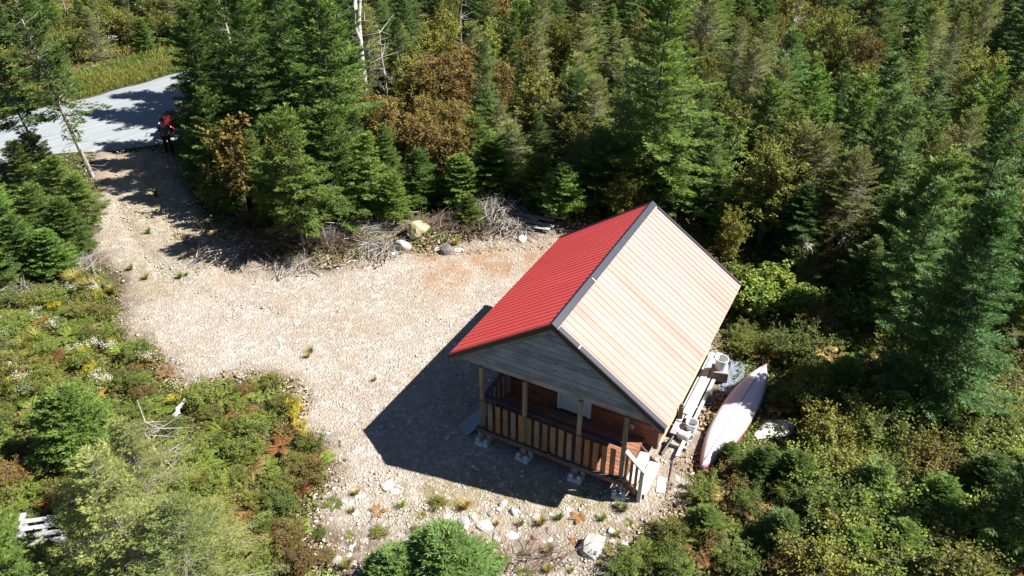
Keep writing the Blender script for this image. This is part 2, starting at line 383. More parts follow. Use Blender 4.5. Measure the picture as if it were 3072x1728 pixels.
# ------------------------------------------------------------------ ground, yard, road
def axis(lo, hi, step, far):
    a = list(np.arange(lo, hi + 1e-6, step)); s_ = step
    while a[-1] < far: s_ *= 1.5; a.append(a[-1] + s_)
    s_ = step
    while a[0] > -far: s_ *= 1.5; a.insert(0, a[0] - s_)
    return np.array(a)
def grid(xs, ys):
    X, Y = np.meshgrid(xs, ys); nx, ny = len(xs), len(ys)
    I = np.arange(nx * ny).reshape(ny, nx)
    F = np.stack([I[:-1, :-1], I[:-1, 1:], I[1:, 1:], I[1:, :-1]], -1).reshape(-1, 4)
    return X.ravel(), Y.ravel(), F
def vattr(me, name, val):
    at = me.attributes.new(name, 'FLOAT', 'POINT'); at.data.foreach_set('value', np.asarray(val, np.float32))
X, Y, F = grid(axis(-52, 52, 0.55, 900), axis(2, 92, 0.55, 900))
Z = gz(X, Y); sy = sdist(np.stack([X, Y], 1), YARD) + 0.25 * wob(X, Y, 1.5, 5)
Z = Z - 0.10 * np.clip(sy / 0.5 + 0.5, 0, 1)
ru, rv = road_uv(X, Y); inroad = (rv > -0.1) & (rv < road_near(ru) + 0.3); Z = np.where(inroad, Z - 0.10, Z)
me = mesh_np('ground', np.stack([X, Y, Z], 1), F, M['ground'], smooth=True)
pxx, pyy = proj(X, Y, 0)
fieldm = np.clip((-rv - 0.0) / 1.0, 0, 1) * np.clip((9 - (ru)) / 5, 0, 1) * np.clip(0.55 + 0.6 * wob(X, Y, 0.5, 6), 0, 1)
fieldm = np.maximum(fieldm, np.clip((-rv - 13) / 5, 0, 1) * np.clip((18 - ru) / 6, 0, 1)) * (Y > 20)
vattr(me, 'field', fieldm)
tag(link('ground', me), kind='structure')

XY0, XY1 = YARD.min(0) - 1, YARD.max(0) + 1
X, Y, F = grid(np.arange(XY0[0], XY1[0], 0.14), np.arange(XY0[1], XY1[1], 0.14))
sy = sdist(np.stack([X, Y], 1), YARD) + 0.22 * wob(X, Y, 1.7, 5) + 0.12 * wob(X, Y, 5.0, 6)
keep = (sy > -0.35)[F].all(1); F = F[keep]
Z = gz(X, Y) + 0.012 * wob(X, Y, 3.1, 2) + 0.008 * wob(X, Y, 9, 3) + np.clip(sy, -0.5, 0.15) * 0.30
# wheel ruts curving in from the drive mouth
rut = poly_px([(400, 440), (400, 520), (420, 620), (470, 720), (580, 810), (720, 880), (860, 900)])
for off in (-0.75, 0.75):
    d2 = np.full(len(X), 1e9)
    for a, b in zip(rut[:-1], rut[1:]):
        ab = b - a; nrm = np.array([ab[1], -ab[0]]) / np.linalg.norm(ab); a_ = a + nrm * off; P = np.stack([X, Y], 1)
        t = np.clip(((P - a_) @ ab) / (ab @ ab), 0, 1); q = P - a_ - t[:, None] * ab; d2 = np.minimum(d2, (q * q).sum(1))
    Z = Z - 0.05 * np.exp(-d2 / 0.05) + 0.025 * np.exp(-(np.sqrt(d2) - 0.35) ** 2 / 0.015)
used = np.unique(F); remap = np.full(len(X), -1); remap[used] = np.arange(len(used)); F = remap[F]; X, Y, Z, sy = X[used], Y[used], Z[used], sy[used]
me = mesh_np('gravel_yard', np.stack([X, Y, Z], 1), F, M['yard'], smooth=True)
pxx, pyy = proj(X, Y, 0)
def blob(cx, cy, rx, ry): return np.exp(-((pxx - cx) / rx) ** 2 - ((pyy - cy) / ry) ** 2)
vattr(me, 'ochre', np.clip(1.3 * blob(1520, 790, 190, 45) + blob(1320, 850, 80, 40) + blob(1290, 765, 60, 25) + 0.8 * blob(420, 500, 180, 45) + 0.6 * blob(1010, 1440, 80, 60), 0, 1))
vattr(me, 'moss', np.clip(1.2 * blob(1400, 1480, 190, 50) + blob(1750, 1490, 160, 40) + 0.7 * blob(1330, 1560, 160, 80) + 0.8 * blob(480, 640, 160, 130) + 0.6 * blob(1760, 1560, 200, 60) + 0.7 * blob(420, 850, 120, 60), 0, 1))
vattr(me, 'soil', np.clip(np.clip(0.9 - sy / 0.8, 0, 1) + 1.0 * blob(1060, 1650, 130, 70) + 0.6 * blob(1600, 1650, 250, 60) + 0.9 * blob(1450, 700, 500, 40) + 0.9 * blob(760, 770, 200, 40), 0, 1))
tag(link('gravel_yard', me), 'pale stony gravel yard and drive in front of the cabin', None, kind='structure')

us = np.arange(-60, 46, 0.7); vv = np.linspace(0, 1, 15)
U, Vv = np.meshgrid(us, vv); WN = road_near(U); vd = Vv * WN + (1 - 2 * Vv) * 0.0
edge = 0.22 * wob(U, Vv * 0, 1.3, 1); vd = vd + edge * np.where(Vv < 0.05, 1, 0) + 0.3 * wob(U, Vv, 1.1, 2) * np.where(Vv > 0.95, 1, 0)
vb_ = vd - road_bend(U); PX = RU0[0] + U * RD[0] + vb_ * RN[0]; PY = RU0[1] + U * RD[1] + vb_ * RN[1]
PZ = 0.035 + 0.05 * np.sin(np.pi * np.clip(Vv * WN / 6.0, 0, 1)) - 0.10 * (np.minimum(Vv, 1 - Vv) < 0.01) - 0.02 * np.exp(-((vd - 1.7) / 0.3) ** 2) - 0.02 * np.exp(-((vd - 3.6) / 0.3) ** 2)
n1, n2 = U.shape; I = np.arange(n1 * n2).reshape(n1, n2)
F = np.stack([I[:-1, :-1], I[1:, :-1], I[1:, 1:], I[:-1, 1:]], -1).reshape(-1, 4)
me = mesh_np('road', np.stack([PX.ravel(), PY.ravel(), PZ.ravel()], 1), F, M['road'], smooth=True)
uv = me.uv_layers.new(name='UVMap'); UVc = np.stack([U.ravel(), vd.ravel()], 1)[F.ravel()]; uv.data.foreach_set('uv', UVc.astype(np.float32).ravel())
tag(link('road', me), 'grey crushed stone road passing at the upper left', None, kind='structure')

# ------------------------------------------------------------------ cabin
M['siding_grey'] = wood('weathered_grey_siding', (0.17, 0.18, 0.205), (0.38, 0.39, 0.42), 'x', var=0.2)
M['beam_grey'] = wood('weathered_beam', (0.22, 0.20, 0.185), (0.42, 0.39, 0.36), 'x', var=0.1)
M['rake_grey'] = wood('weathered_rake_board', (0.14, 0.135, 0.13), (0.27, 0.26, 0.25), 'x', var=0.05)
M['post'] = wood('brown_grey_post', (0.16, 0.12, 0.09), (0.35, 0.27, 0.20), 'z', var=0.12)
M['bal_grey'] = wood('grey_brown_baluster', (0.12, 0.095, 0.072), (0.25, 0.20, 0.155), 'z', var=0.25)
M['bal_tan'] = wood('tan_baluster', (0.15, 0.10, 0.06), (0.31, 0.22, 0.13), 'z', var=0.2)
M['bal_orange'] = wood('orange_brown_baluster', (0.17, 0.085, 0.036), (0.34, 0.18, 0.075), 'z', var=0.15)
M['rail'] = wood('purple_brown_rail', (0.055, 0.052, 0.068), (0.12, 0.11, 0.13), 'x', knots=False)
M['deck'] = wood('red_brown_deck', (0.20, 0.085, 0.055), (0.36, 0.17, 0.11), 'x', var=0.15)
M['rim'] = wood('red_brown_rim', (0.11, 0.055, 0.040), (0.24, 0.125, 0.085), 'x', var=0.1)
M['wall'] = wood('red_brown_wall_board', (0.13, 0.055, 0.032), (0.29, 0.125, 0.070), 'x', var=0.25)
M['pale'] = wood('pale_bleached_wood', (0.42, 0.38, 0.33), (0.62, 0.58, 0.52), 'x', var=0.08, knots=False)
M['ply'] = wood('pale_plywood', (0.46, 0.36, 0.25), (0.62, 0.52, 0.38), 'y', var=0.05, knots=False)
M['charcoal'] = plain('charcoal_metal', (0.034, 0.037, 0.050), 0.38, 0.5, 0.0, 0.1, 4)
M['black'] = plain('black_metal', (0.012, 0.012, 0.014), 0.45, 0.4)
M['white'] = plain('white_paint', (0.70, 0.71, 0.74), 0.5, 0.4, var=0.05)
M['concrete'] = plain('pale_concrete', (0.45, 0.48, 0.52), 0.85, 0.2, var=0.25, scale=9, bump=0.4)
def roof_mat(name, c0, c1, k0, k1):
    s = N(name)
    st = s.noise(1.0, 4, 0.6, s.coord('Object', (0.16, 2.2, 1), True)); fa = s.noise(0.8, 3, 0.5, s.coord('Object', None, True))
    c = s.mix(s.ramp(st, [(k0, 0.0), (k1, 1.0)]), c0, c1)
    s.set(col=c, rough=s.ramp(fa, [(0.3, 0.36), (0.7, 0.48)]), spec=0.7)
    return s.m
M['roof'] = roof_mat('red_roof_metal', (0.82, 0.080, 0.070), (0.84, 0.110, 0.092), 0.35, 0.72)
M['roof_glare'] = roof_mat('glare_red_roof_metal', (0.58, 0.165, 0.122), (0.60, 0.262, 0.225), 0.30, 0.70)  # sun glare on the right slope, put into a paler streaky red

W_ = 3.93; MID = W_ / 2; ZR = 4.745; RUN = 2.876; TAN = 1.95 / 2.876; RF, RB = -0.148, 6.654; ZD = 0.665
SL = math.hypot(RUN, 1.95); TH = math.atan(TAN)
cabin = empty('cabin', (HOUSE0[0], HOUSE0[1], 0), HTH)
tag(cabin, 'small wooden cabin with red metal gable roof and front porch', 'cabin')
def zroof(x): return ZR - TAN * abs(x - MID)
# roof: sheathing slab with ribbed metal sheets on it
m = MB(); t = 0.11; o = 0.012
for sg in (-1, 1):
    xe = MID + sg * RUN
    prof = [(MID, ZR - o), (xe, ZR - TAN * RUN - o), (xe, ZR - TAN * RUN - t), (MID, ZR - t - 0.02)]
    m.add([(x, RF + 0.02, z) for x, z in prof] + [(x, RB - 0.02, z) for x, z in prof],
          [(0, 1, 2, 3), (7, 6, 5, 4), (0, 4, 5, 1), (1, 5, 6, 2), (2, 6, 7, 3)])
roof = m.build('roof', M['ply'], cabin)
def panel_mesh(wd, mat):
    ys, zs = [], []; per = wd / 4
    for k in range(4):
        b = k * per
        for dy, h in ((0, 0), (0.014, 0.014), (0.031, 0.014), (0.045, 0), (0.092, 0), (0.098, 0.003), (0.106, 0.003), (0.112, 0), (0.152, 0), (0.158, 0.003), (0.166, 0.003), (0.172, 0)):
            ys.append(b + dy); zs.append(h)
    ys.append(wd); zs.append(0)
    V = [(s_, y, z) for s_ in (0.0, SL + 0.035) for y, z in zip(ys, zs)]; n = len(ys)
    Fq = [(i, n + i, n + i + 1, i + 1) for i in range(n - 1)]
    me = bpy.data.meshes.new('roof_panel'); me.from_pydata(V, [], Fq); me.materials.append(M[mat]); me.update(); return me
PW = (RB - RF) / 8; pm = panel_mesh(PW, 'roof'); pf = panel_mesh(PW, 'roof_glare')
for k in range(8):
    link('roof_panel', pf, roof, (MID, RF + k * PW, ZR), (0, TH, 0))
    link('roof_panel', pm, roof, (MID, RF + (k + 1) * PW, ZR), (0, TH, math.pi))
def slab(x0, x1, y0, y1, lift, th, mat, name, parent):
    """flat strip lying on the roof slope between x0 and x1"""
    nx, nz = math.sin(TH), math.cos(TH); sg = 1 if (x0 + x1) / 2 > MID else -1
    q = [(x, zroof(x)) for x in (x0, x1)]
    P = [(x + sg * nx * l, z + nz * l) for l in (lift, lift + th) for x, z in q]
    V = [(x, y, z) for y in (y0, y1) for x, z in P]
    mm = MB(); mm.add(V, [(0, 1, 3, 2), (4, 6, 7, 5), (0, 4, 5, 1), (2, 3, 7, 6), (1, 5, 7, 3), (0, 2, 6, 4)]); return mm.build(name, mat, parent)
def cap(y0, y1):
    mm = MB(); prof = [(MID - 0.075, zroof(MID - 0.075) + 0.030), (MID - 0.03, ZR + 0.022), (MID, ZR + 0.045), (MID + 0.135, zroof(MID + 0.135) + 0.040), (MID + 0.140, zroof(MID + 0.140) + 0.028), (MID, ZR + 0.030)]
    n = len(prof); mm.add([(x, y0, z) for x, z in prof] + [(x, y1, z) for x, z in prof], [tuple(range(n))[::-1], tuple(range(n, 2 * n))] + [(i, (i + 1) % n, n + (i + 1) % n, n + i) for i in range(n)])
    return mm.build('ridge_cap', M['charcoal'], roof)
for y0, y1 in ((RF - 0.02, 2.05), (2.056, 4.35), (4.356, RB + 0.02)): cap(y0, y1)
slab(MID + 0.143, MID + RUN + 0.03, RF - 0.015, RF + 0.130, 0.027, 0.006, M['charcoal'], 'rake_flashing', roof)
slab(MID + 0.168, MID + RUN + 0.03, RB - 0.07, RB + 0.012, 0.027, 0.006, M['charcoal'], 'rake_flashing', roof)
slab(MID - RUN - 0.03, MID - 0.078, RF - 0.015, RF + 0.035, 0.027, 0.006, M['black'], 'rake_flashing', roof)
slab(MID - RUN - 0.03, MID - 0.078, RB - 0.05, RB + 0.012, 0.027, 0.006, M['black'], 'rake_flashing', roof)
slab(MID + 0.66, MID + 0.68, RF - 0.017, RF + 0.132, 0.0335, 0.003, M['white'], 'flashing_joint', roof)
slab(MID + 0.02, MID + 0.132, 2.044, 2.062, 0.046, 0.003, M['white'], 'cap_joint', roof)
for sg in (-1, 1):          # black metal rake fascia, grey board under it, at both gables
    for yy, dy in ((RF, -1), (RB, 1)):
        for nm, d0, d1, th, mt, off in (('rake_fascia', 0.022, -0.125, 0.014, M['black'], 0.012), ('rake_board', -0.128, -0.235, 0.03, M['rake_grey'], -0.028)):
            x0 = MID; x1 = MID + sg * (RUN + 0.028 if nm == 'rake_fascia' else RUN - 0.03)
            z0, z1 = zroof(x0), zroof(x1); ya = yy + dy * off; yb = ya + dy * th
            V = [(x0, y, z0 + d) for y in (ya, yb) for d in (d0, d1)] + [(x1, y, z1 + d) for y in (ya, yb) for d in (d0, d1)]
            MB().add(V, [(0, 1, 3, 2), (4, 6, 7, 5), (0, 4, 5, 1), (2, 3, 7, 6), (0, 2, 6, 4), (1, 5, 7, 3)]).build(nm, mt, cabin)
    xe = MID + sg * (RUN + 0.02); ze = zroof(xe)
    MB().box(min(xe, xe + sg * 0.012), max(xe, xe + sg * 0.012), RF, RB, ze - 0.12, ze - 0.005).build('eave_fascia', M['ply'] if sg > 0 else M['black'], cabin)
# gable boards and beam
ZB = 2.705
MB().box(-0.62, W_ + 0.62, -0.05, 0.05, ZB, ZB + 0.155).build('beam', M['beam_grey'], cabin, bevel=0.006)
MB().box(MID + 1.42, MID + 1.428, -0.053, -0.049, ZB + 0.004, ZB + 0.15).build('beam_joint', M['black'], cabin)
z = ZB + 0.158; bh = 0.165
while z < ZR - 0.30:
    z1 = z + bh - 0.034; hw0 = (ZR - 0.13 - z) / TAN; hw1 = max((ZR - 0.13 - z1) / TAN, 0.02)
    hw0 = min(hw0, RUN - 0.06); j = random.uniform(-0.004, 0.004)
    V = [(MID - hw0, -0.040 + j, z), (MID + hw0, -0.040 + j, z), (MID + hw1, -0.014 + j, z1), (MID - hw1, -0.014 + j, z1)]
    V = V + [(x, 0.012, zz) for x, y, zz in V]
    MB().add(V, [(0, 1, 2, 3), (7, 6, 5, 4), (0, 4, 5, 1), (1, 5, 6, 2), (2, 6, 7, 3), (3, 7, 4, 0)]).build('gable_board', M['siding_grey'], cabin); z += bh
MB().add([(MID - 2.6, 0.02, ZB + 0.1), (MID + 2.6, 0.02, ZB + 0.1), (MID, 0.02, ZR - 0.15), (MID - 2.6, 0.03, ZB + 0.1), (MID + 2.6, 0.03, ZB + 0.1), (MID, 0.03, ZR - 0.15)],
         [(0, 1, 2), (5, 4, 3), (0, 3, 4, 1), (1, 4, 5, 2), (2, 5, 3, 0)]).build('gable_gap_shade', M['black'], cabin)  # black sheet paints the shade lines in the gaps between boards
# room body
XA, XB, YF = -0.40, 4.33, 1.52
MB().box(XA + 0.03, XB - 0.03, YF + 0.03, RB - 0.22, 0.42, zroof(XB) - 0.13).add(
    [(XA + 0.03, YF + 0.03, zroof(XB) - 0.131), (XB - 0.03, YF + 0.03, zroof(XB) - 0.131), (MID, YF + 0.03, ZR - 0.14), (XA + 0.03, RB - 0.22, zroof(XB) - 0.131), (XB - 0.03, RB - 0.22, zroof(XB) - 0.131), (MID, RB - 0.22, ZR - 0.14)],
    [(0, 1, 2), (5, 4, 3), (1, 4, 5, 2), (2, 5, 3, 0)]).build('wall', M['wall'], cabin)
z = 0.50
while z < 2.9:
    jj = random.uniform(-0.004, 0.004)
    MB().box(XA, XB - 0.10, YF - 0.012 + jj, YF + 0.028, z, z + 0.152).build('wall_board', M['wall'], cabin, bevel=0.005)
    MB().box(XB - 0.028, XB + 0.01 + jj, YF + 0.03, RB - 0.25, z, z + 0.152).build('wall_board', M['wall'], cabin, bevel=0.005); z += 0.158
for yy in (YF - 0.03,): MB().box(XB - 0.098, XB + 0.022, yy, yy + 0.11, 0.42, zroof(XB) - 0.13).build('corner_board', M['rim'], cabin, bevel=0.005)
MB().box(XB + 0.024, XB + 0.040, YF + 0.1, RB - 0.25, 0.36, 0.50).build('skirt_board', M['ply'], cabin)
# door with frame, panels, sill
door = MB().box(1.56, 2.36, YF - 0.055, YF - 0.018, ZD + 0.06, ZD + 2.04).build('door', M['white'], cabin, bevel=0.004)
for (a, b, c, d) in ((1.66, 1.93, 0.20, 0.75), (1.99, 2.26, 0.20, 0.75), (1.66, 1.93, 0.85, 1.40), (1.99, 2.26, 0.85, 1.40), (1.66, 1.93, 1.50, 1.95), (1.99, 2.26, 1.50, 1.95)):
    MB().box(a, b, YF - 0.067, YF - 0.056, ZD + c, ZD + d).build('door_panel', M['white'], door, bevel=0.005)
MB().tube([(2.29, YF - 0.055, ZD + 1.0), (2.29, YF - 0.12, ZD + 1.0)], [0.02, 0.028], 10).build('door_handle', M['charcoal'], door)
fr = MB().box(1.47, 1.555, YF - 0.06, YF - 0.014, ZD + 0.03, ZD + 2.13).box(2.365, 2.45, YF - 0.06, YF - 0.014, ZD + 0.03, ZD + 2.13).box(1.5551, 2.3649, YF - 0.06, YF - 0.014, ZD + 2.045, ZD + 2.13)
fr.build('door_frame', M['white'], cabin, bevel=0.004)
MB().box(1.44, 2.48, YF - 0.13, YF - 0.014, ZD + 0.002, ZD + 0.028).build('door_sill', M['rail'], cabin, bevel=0.004)
# deck
y = -0.11; k = 0
while y < YF - 0.08:
    MB().box(-0.10, 3.985 + random.uniform(-0.01, 0.01), y, y + 0.128, ZD - 0.034, ZD + random.uniform(-0.002, 0.002)).build('deck_board', M['deck'], cabin, bevel=0.004); y += 0.135
MB().box(-0.16, 4.02, -0.215, -0.115, ZD - 0.045, ZD - 0.008).build('deck_ledge', M['rail'], cabin, bevel=0.006)
MB().box(-0.13, 3.99, -0.165, -0.125, ZD - 0.20, ZD - 0.047).build('rim_joist', M['rim'], cabin, bevel=0.004)
for x0 in (-0.13, 3.95): MB().box(x0, x0 + 0.04, -0.124, YF - 0.032, ZD - 0.20, ZD - 0.036).build('rim_joist', M['rim'], cabin)
for yy in (0.3, 0.75, 1.2): MB().box(-0.085, 3.945, yy, yy + 0.04, ZD - 0.18, ZD - 0.037).build('joist', M['rim'], cabin)
PXS = (0.0, 0.317 * W_, 0.70 * W_, W_)
for k, px_ in enumerate(PXS):
    MB().box(px_ - 0.05, px_ + 0.05, -0.112, -0.012, 0.16, ZB - 0.002).build('post', M['post'], cabin, bevel=0.006)
MB().box(-0.04, 0.05, 1.40, 1.48, ZD, ZB + 0.3).build('post', M['post'], cabin, bevel=0.006)
MB().box(-0.08, W_ - 0.06, -0.01, 0.135, ZD + 0.935, ZD + 0.97).build('top_rail', M['rail'], cabin, bevel=0.005)
MB().box(-0.07, 0.06, 0.137, 1.395, ZD + 0.935, ZD + 0.97).build('top_rail', M['rail'], cabin, bevel=0.005)
bm_ = {g: MB().box(-0.068, 0.068, -0.145, -0.120, 0, 1.0).mesh('baluster', M[g], bevel=0.004) for g in ('bal_grey', 'bal_tan', 'bal_orange')}
tones = ['bal_grey', 'bal_grey', 'bal_orange', 'bal_tan', 'bal_grey', 'bal_orange', 'bal_tan', 'bal_grey', 'bal_grey', 'bal_tan', 'bal_tan', 'bal_grey', 'bal_tan', 'bal_orange', 'bal_orange', 'bal_orange', 'bal_orange']
for k, g in enumerate(tones):
    b = link('baluster', bm_[g], cabin, (0.045 + k * 0.2265 + (0.03 if k > 11 else 0), 0.0, ZD - 0.005), None, (1, 1, 0.93 + random.uniform(0, 0.012)))
for k in range(5): MB().box(-0.055, -0.030, 0.22 + k * 0.24, 0.35 + k * 0.24, ZD + 0.002, ZD + 0.934).build('baluster', M['bal_grey'], cabin)
# stair at the right end of the porch
for (x0, x1, zt) in ((4.0, 4.27, 0.46), (4.275, 4.56, 0.235)):
    MB().box(x0, x1, 0.06, 1.24, zt - 0.035, zt).build('stair_tread', M['pale'], cabin, bevel=0.005)
    MB().box(x1 - 0.03, x1 - 0.008, 0.08, 1.22, zt - 0.215, zt - 0.037).build('stair_riser', M['pale'], cabin)
for yy in (0.022, 1.242):
    MB().add([(3.992, y, z) for y in (yy, yy + 0.036) for z in (0.30, 0.62)] + [(4.50, y, z) for y in (yy, yy + 0.036) for z in (0.01, 0.20)],
             [(0, 1, 3, 2), (4, 6, 7, 5), (0, 4, 5, 1), (2, 3, 7, 6), (1, 5, 7, 3), (0, 2, 6, 4)]).build('stair_stringer', M['rim'], cabin)
MB().box(4.40, 4.50, -0.075, 0.018, 0.0, 1.06).build('newel_post', M['pale'], cabin, bevel=0.006)
MB().beam((3.96, -0.02, 1.58), (4.52, -0.02, 1.07), 0.13, 0.036, (0, 0, 1)).build('stair_handrail', M['pale'], cabin)
MB().beam((3.98, -0.03, 0.68), (4.40, -0.03, 0.28), 0.036, 0.085, (0, 0, 1)).build('stair_rail', M['rim'], cabin)
for k in range(3):
    xx = 4.045 + k * 0.135; zz = 1.58 - (xx - 3.96) * 0.911
    MB().box(xx - 0.034, xx + 0.034, -0.075, -0.050, zz - 0.96, zz - 0.03).build('stair_baluster', M['bal_tan'], cabin)
# white outlet plate low on the wall
sg_ = MB().box(3.575, 3.665, YF - 0.032, YF - 0.018, 0.855, 0.985).build('outlet_plate', M['white'], cabin, bevel=0.004)
MB().box(3.60, 3.64, YF - 0.037, YF - 0.0325, 0.875, 0.915).build('outlet_socket', plain('socket_red_brown', (0.20, 0.03, 0.03), 0.6), sg_)
MB().box(3.60, 3.64, YF - 0.037, YF - 0.0325, 0.925, 0.965).build('outlet_socket', M['black'], sg_)

def place(o, x, y, z=0.0, rz=0.0):
    p = CL(x, y, z); o.location = p; o.rotation_euler = (0, 0, HTH + rz); return o
# footing blocks: notched concrete, one under each porch post
for k, px_ in enumerate(PXS):
    mm = MB()
    for sx in (-1, 1):
        for sy_ in (-1, 1):
            a, b = (0.056, 0.17); x0, x1 = sorted((sx * a, sx * b)); y0, y1 = sorted((sy_ * a, sy_ * b))
            mm.box(x0, x1, y0, y1, 0.145, 0.27)
    mm.box(-0.19, 0.19, -0.19, 0.19, -0.06, 0.15)
    o = mm.build('footing_block', M['concrete'], None, bevel=0.03); place(o, px_, -0.062, 0.0, (0.12, -0.1, 0.06, 0.3)[k])
    tag(o, 'notched pale concrete block under the ' + ('left end porch post', 'second porch post from the left', 'third porch post from the left', 'porch post beside the stair')[k], 'footing', 'porch footing blocks')
# three little dark cups on the deck ledge
for x, lb in ((0.07, 'small dark round cup on the deck ledge by the left end post'), (2.02, 'small dark round cup on the deck ledge mid porch'), (3.70, 'small dark round cup on the deck ledge beside the stair')):
    t_ = empty('ledge_cup'); place(t_, x, -0.175, ZD - 0.008); tag(t_, lb, 'cup', 'cups on the deck ledge')
    MB().lathe([(0.0, 0.001), (0.045, 0.001), (0.055, 0.05), (0.058, 0.052), (0.05, 0.054), (0.042, 0.012), (0.0, 0.010)], 14).build('cup_body', plain('dull_brass', (0.16, 0.14, 0.09), 0.5), t_, smooth=True)
    MB().lathe([(0.0, 0.060), (0.045, 0.058), (0.052, 0.046), (0.0, 0.045)], 14).build('cup_lid', M['black'], t_, smooth=True)
# board propped beside the porch
t_ = empty('propped_ramp'); place(t_, -0.62, 0.35, 0, 0.15)
MB().beam((-0.15, -0.28, 0.05), (0.42, 0.30, 0.46), 0.50, 0.03).build('ramp_sheet', plain('blue_grey_sheet', (0.20, 0.26, 0.30), 0.6, var=0.25), t_)
MB().beam((-0.12, -0.34, 0.0), (0.20, -0.02, 0.2), 0.05, 0.09).build('ramp_edge', M['beam_grey'], t_)
tag(t_, 'blue grey sheet of board propped against the left side of the porch', 'board')

# ------------------------------------------------------------------ canoe lying upside down right of the cabin
A_, B_ = np.array([7.71, 18.47]), np.array([4.93, 14.33]); cl = float(np.linalg.norm(A_ - B_)); HWm = 0.455
t_ = empty('canoe', ((A_[0] + B_[0]) / 2, (A_[1] + B_[1]) / 2, 0.03), math.atan2(A_[1] - B_[1], A_[0] - B_[0]))
tag(t_, 'faded pink and white canoe lying upside down beside the cabin', 'canoe')
def canoe_mat():
    s = N('faded_pink_hull'); tc = s.coord('Object'); sp = s.n('ShaderNodeSeparateXYZ'); s.l(tc, sp.inputs[0])
    n_ = s.noise(3.5, 5, 0.6, tc); f = s.math('ADD', sp.outputs[2], s.math('MULTIPLY', s.math('SUBTRACT', n_, 0.5), 0.16))
    c = s.mix(s.ramp(f, [(0.10, 0.0), (0.30, 1.0)]), (0.50, 0.22, 0.26), (0.70, 0.60, 0.64)); sc_ = s.noise(14, 5, 0.7, s.coord('Object', (0.3, 3, 3)))
    c = s.mix(s.ramp(sc_, [(0.58, 0.0), (0.75, 0.5)]), c, (0.52, 0.42, 0.46)); s.set(col=c, rough=0.5, spec=0.4); return s.m
NS, NT = 33, 17; V = []
for i in range(NS):
    s_ = -1 + 2 * i / (NS - 1); hw = HWm * (1 - abs(s_) ** 2.3) ** 0.85 + 0.004; hh = 0.37 - 0.04 * s_ ** 2 - 0.10 * abs(s_) ** 8; z0 = 0.10 * (1 - abs(s_) ** 2)
    for j in range(NT):
        a = math.pi * j / (NT - 1); cx = math.cos(a); zz = math.sin(a)
        e = 2.6; r_ = (abs(cx) ** e + zz ** e) ** (-1 / e)
        V.append((s_ * cl / 2 * (1 + 0.0), hw * cx * r_, z0 + (hh - z0) * zz * r_ + (0.012 if j == NT // 2 else 0)))
Fq = [(i * NT + j, (i + 1) * NT + j, (i + 1) * NT + j + 1, i * NT + j + 1) for i in range(NS - 1) for j in range(NT - 1)]
me = mesh_np('hull', V, Fq, canoe_mat(), smooth=True); hull = link('hull', me, t_)
so = hull.modifiers.new('thickness', 'SOLIDIFY'); so.thickness = 0.008; so.offset = -1
kp = [(V[i * NT + NT // 2][0], 0, V[i * NT + NT // 2][2] + 0.004) for i in range(1, NS - 1)]
MB().tube(kp, 0.012, 6).build('keel', plain('keel_strip', (0.16, 0.11, 0.14), 0.5), t_)
for j in (0, NT - 1): MB().tube([V[i * NT + j] for i in range(NS)], 0.018, 6).build('gunwale', plain('red_gunwale', (0.30, 0.06, 0.09), 0.5), t_, smooth=True)

# ------------------------------------------------------------------ clutter along the right wall
def bucket(x, y, z, r_, h, lb, tilt=None, rim=True):
    t2 = empty('bucket'); place(t2, x, y, z, 0.4)
    if tilt: t2.rotation_euler = (tilt[0], tilt[1], HTH + tilt[2])
    pl = plain('bucket_plastic', (0.62, 0.65, 0.66), 0.45, 0.4, var=0.1)
    MB().lathe([(0.0, 0.0), (r_ * 0.86, 0.0), (r_, h), (r_ * 0.95, h), (r_ * 0.83, 0.015), (0.0, 0.012)], 24).build('bucket_body', pl, t2, smooth=False)
    MB().lathe([(r_ * 1.002, h * 0.82), (r_ * 1.07, h * 0.84), (r_ * 1.07, h + 0.006), (r_ * 0.96, h + 0.006), (r_ * 0.955, h * 0.9)], 24).build('bucket_rim', pl, t2)
    MB().tube([(r_ * 1.05 * math.cos(a), r_ * 1.05 * math.sin(a) * 0.96, h * 0.82 - 0.10 * math.sin(a)) for a in np.linspace(0, math.pi, 12)], 0.004, 5).build('bucket_handle', M['charcoal'], t2)
    return tag(t2, lb, 'bucket')
M['crate'] = wood('crate_wood', (0.2, 0.15, 0.12), (0.36, 0.28, 0.23), 'x')
box_ = empty('wooden_box'); place(box_, 4.92, 5.55, 0.0, 0.25)
for k in range(2):
    zz = 0.10 + k * 0.16
    for (a, b, c, d) in ((-0.24, 0.24, -0.22, -0.20), (-0.24, 0.24, 0.20, 0.22), (-0.24, -0.22, -0.197, 0.197), (0.22, 0.24, -0.197, 0.197)): MB().box(a, b, c, d, zz, zz + 0.15).build('box_slat', M['crate'], box_)
MB().box(-0.238, 0.238, -0.218, 0.218, 0.412, 0.43).build('box_top', M['beam_grey'], box_)
for (a, b) in ((-0.2, -0.18), (0.16, -0.18), (-0.2, 0.16), (0.16, 0.16)): MB().box(a, a + 0.04, b, b + 0.04, 0.0, 0.41).build('box_post', M['beam_grey'], box_)
tag(box_, 'brown wooden box under the open white bucket', 'box')
bucket(4.92, 5.58, 0.432, 0.185, 0.36, 'open empty white bucket standing on the wooden box')
bucket(4.86, 2.98, 0.02, 0.16, 0.36, 'white bucket standing upright between the planks and the canoe')
bucket(4.64, 2.62, 0.16, 0.145, 0.34, 'white bucket tipped on its side by the plank ends', (R(88), 0, 1.3))
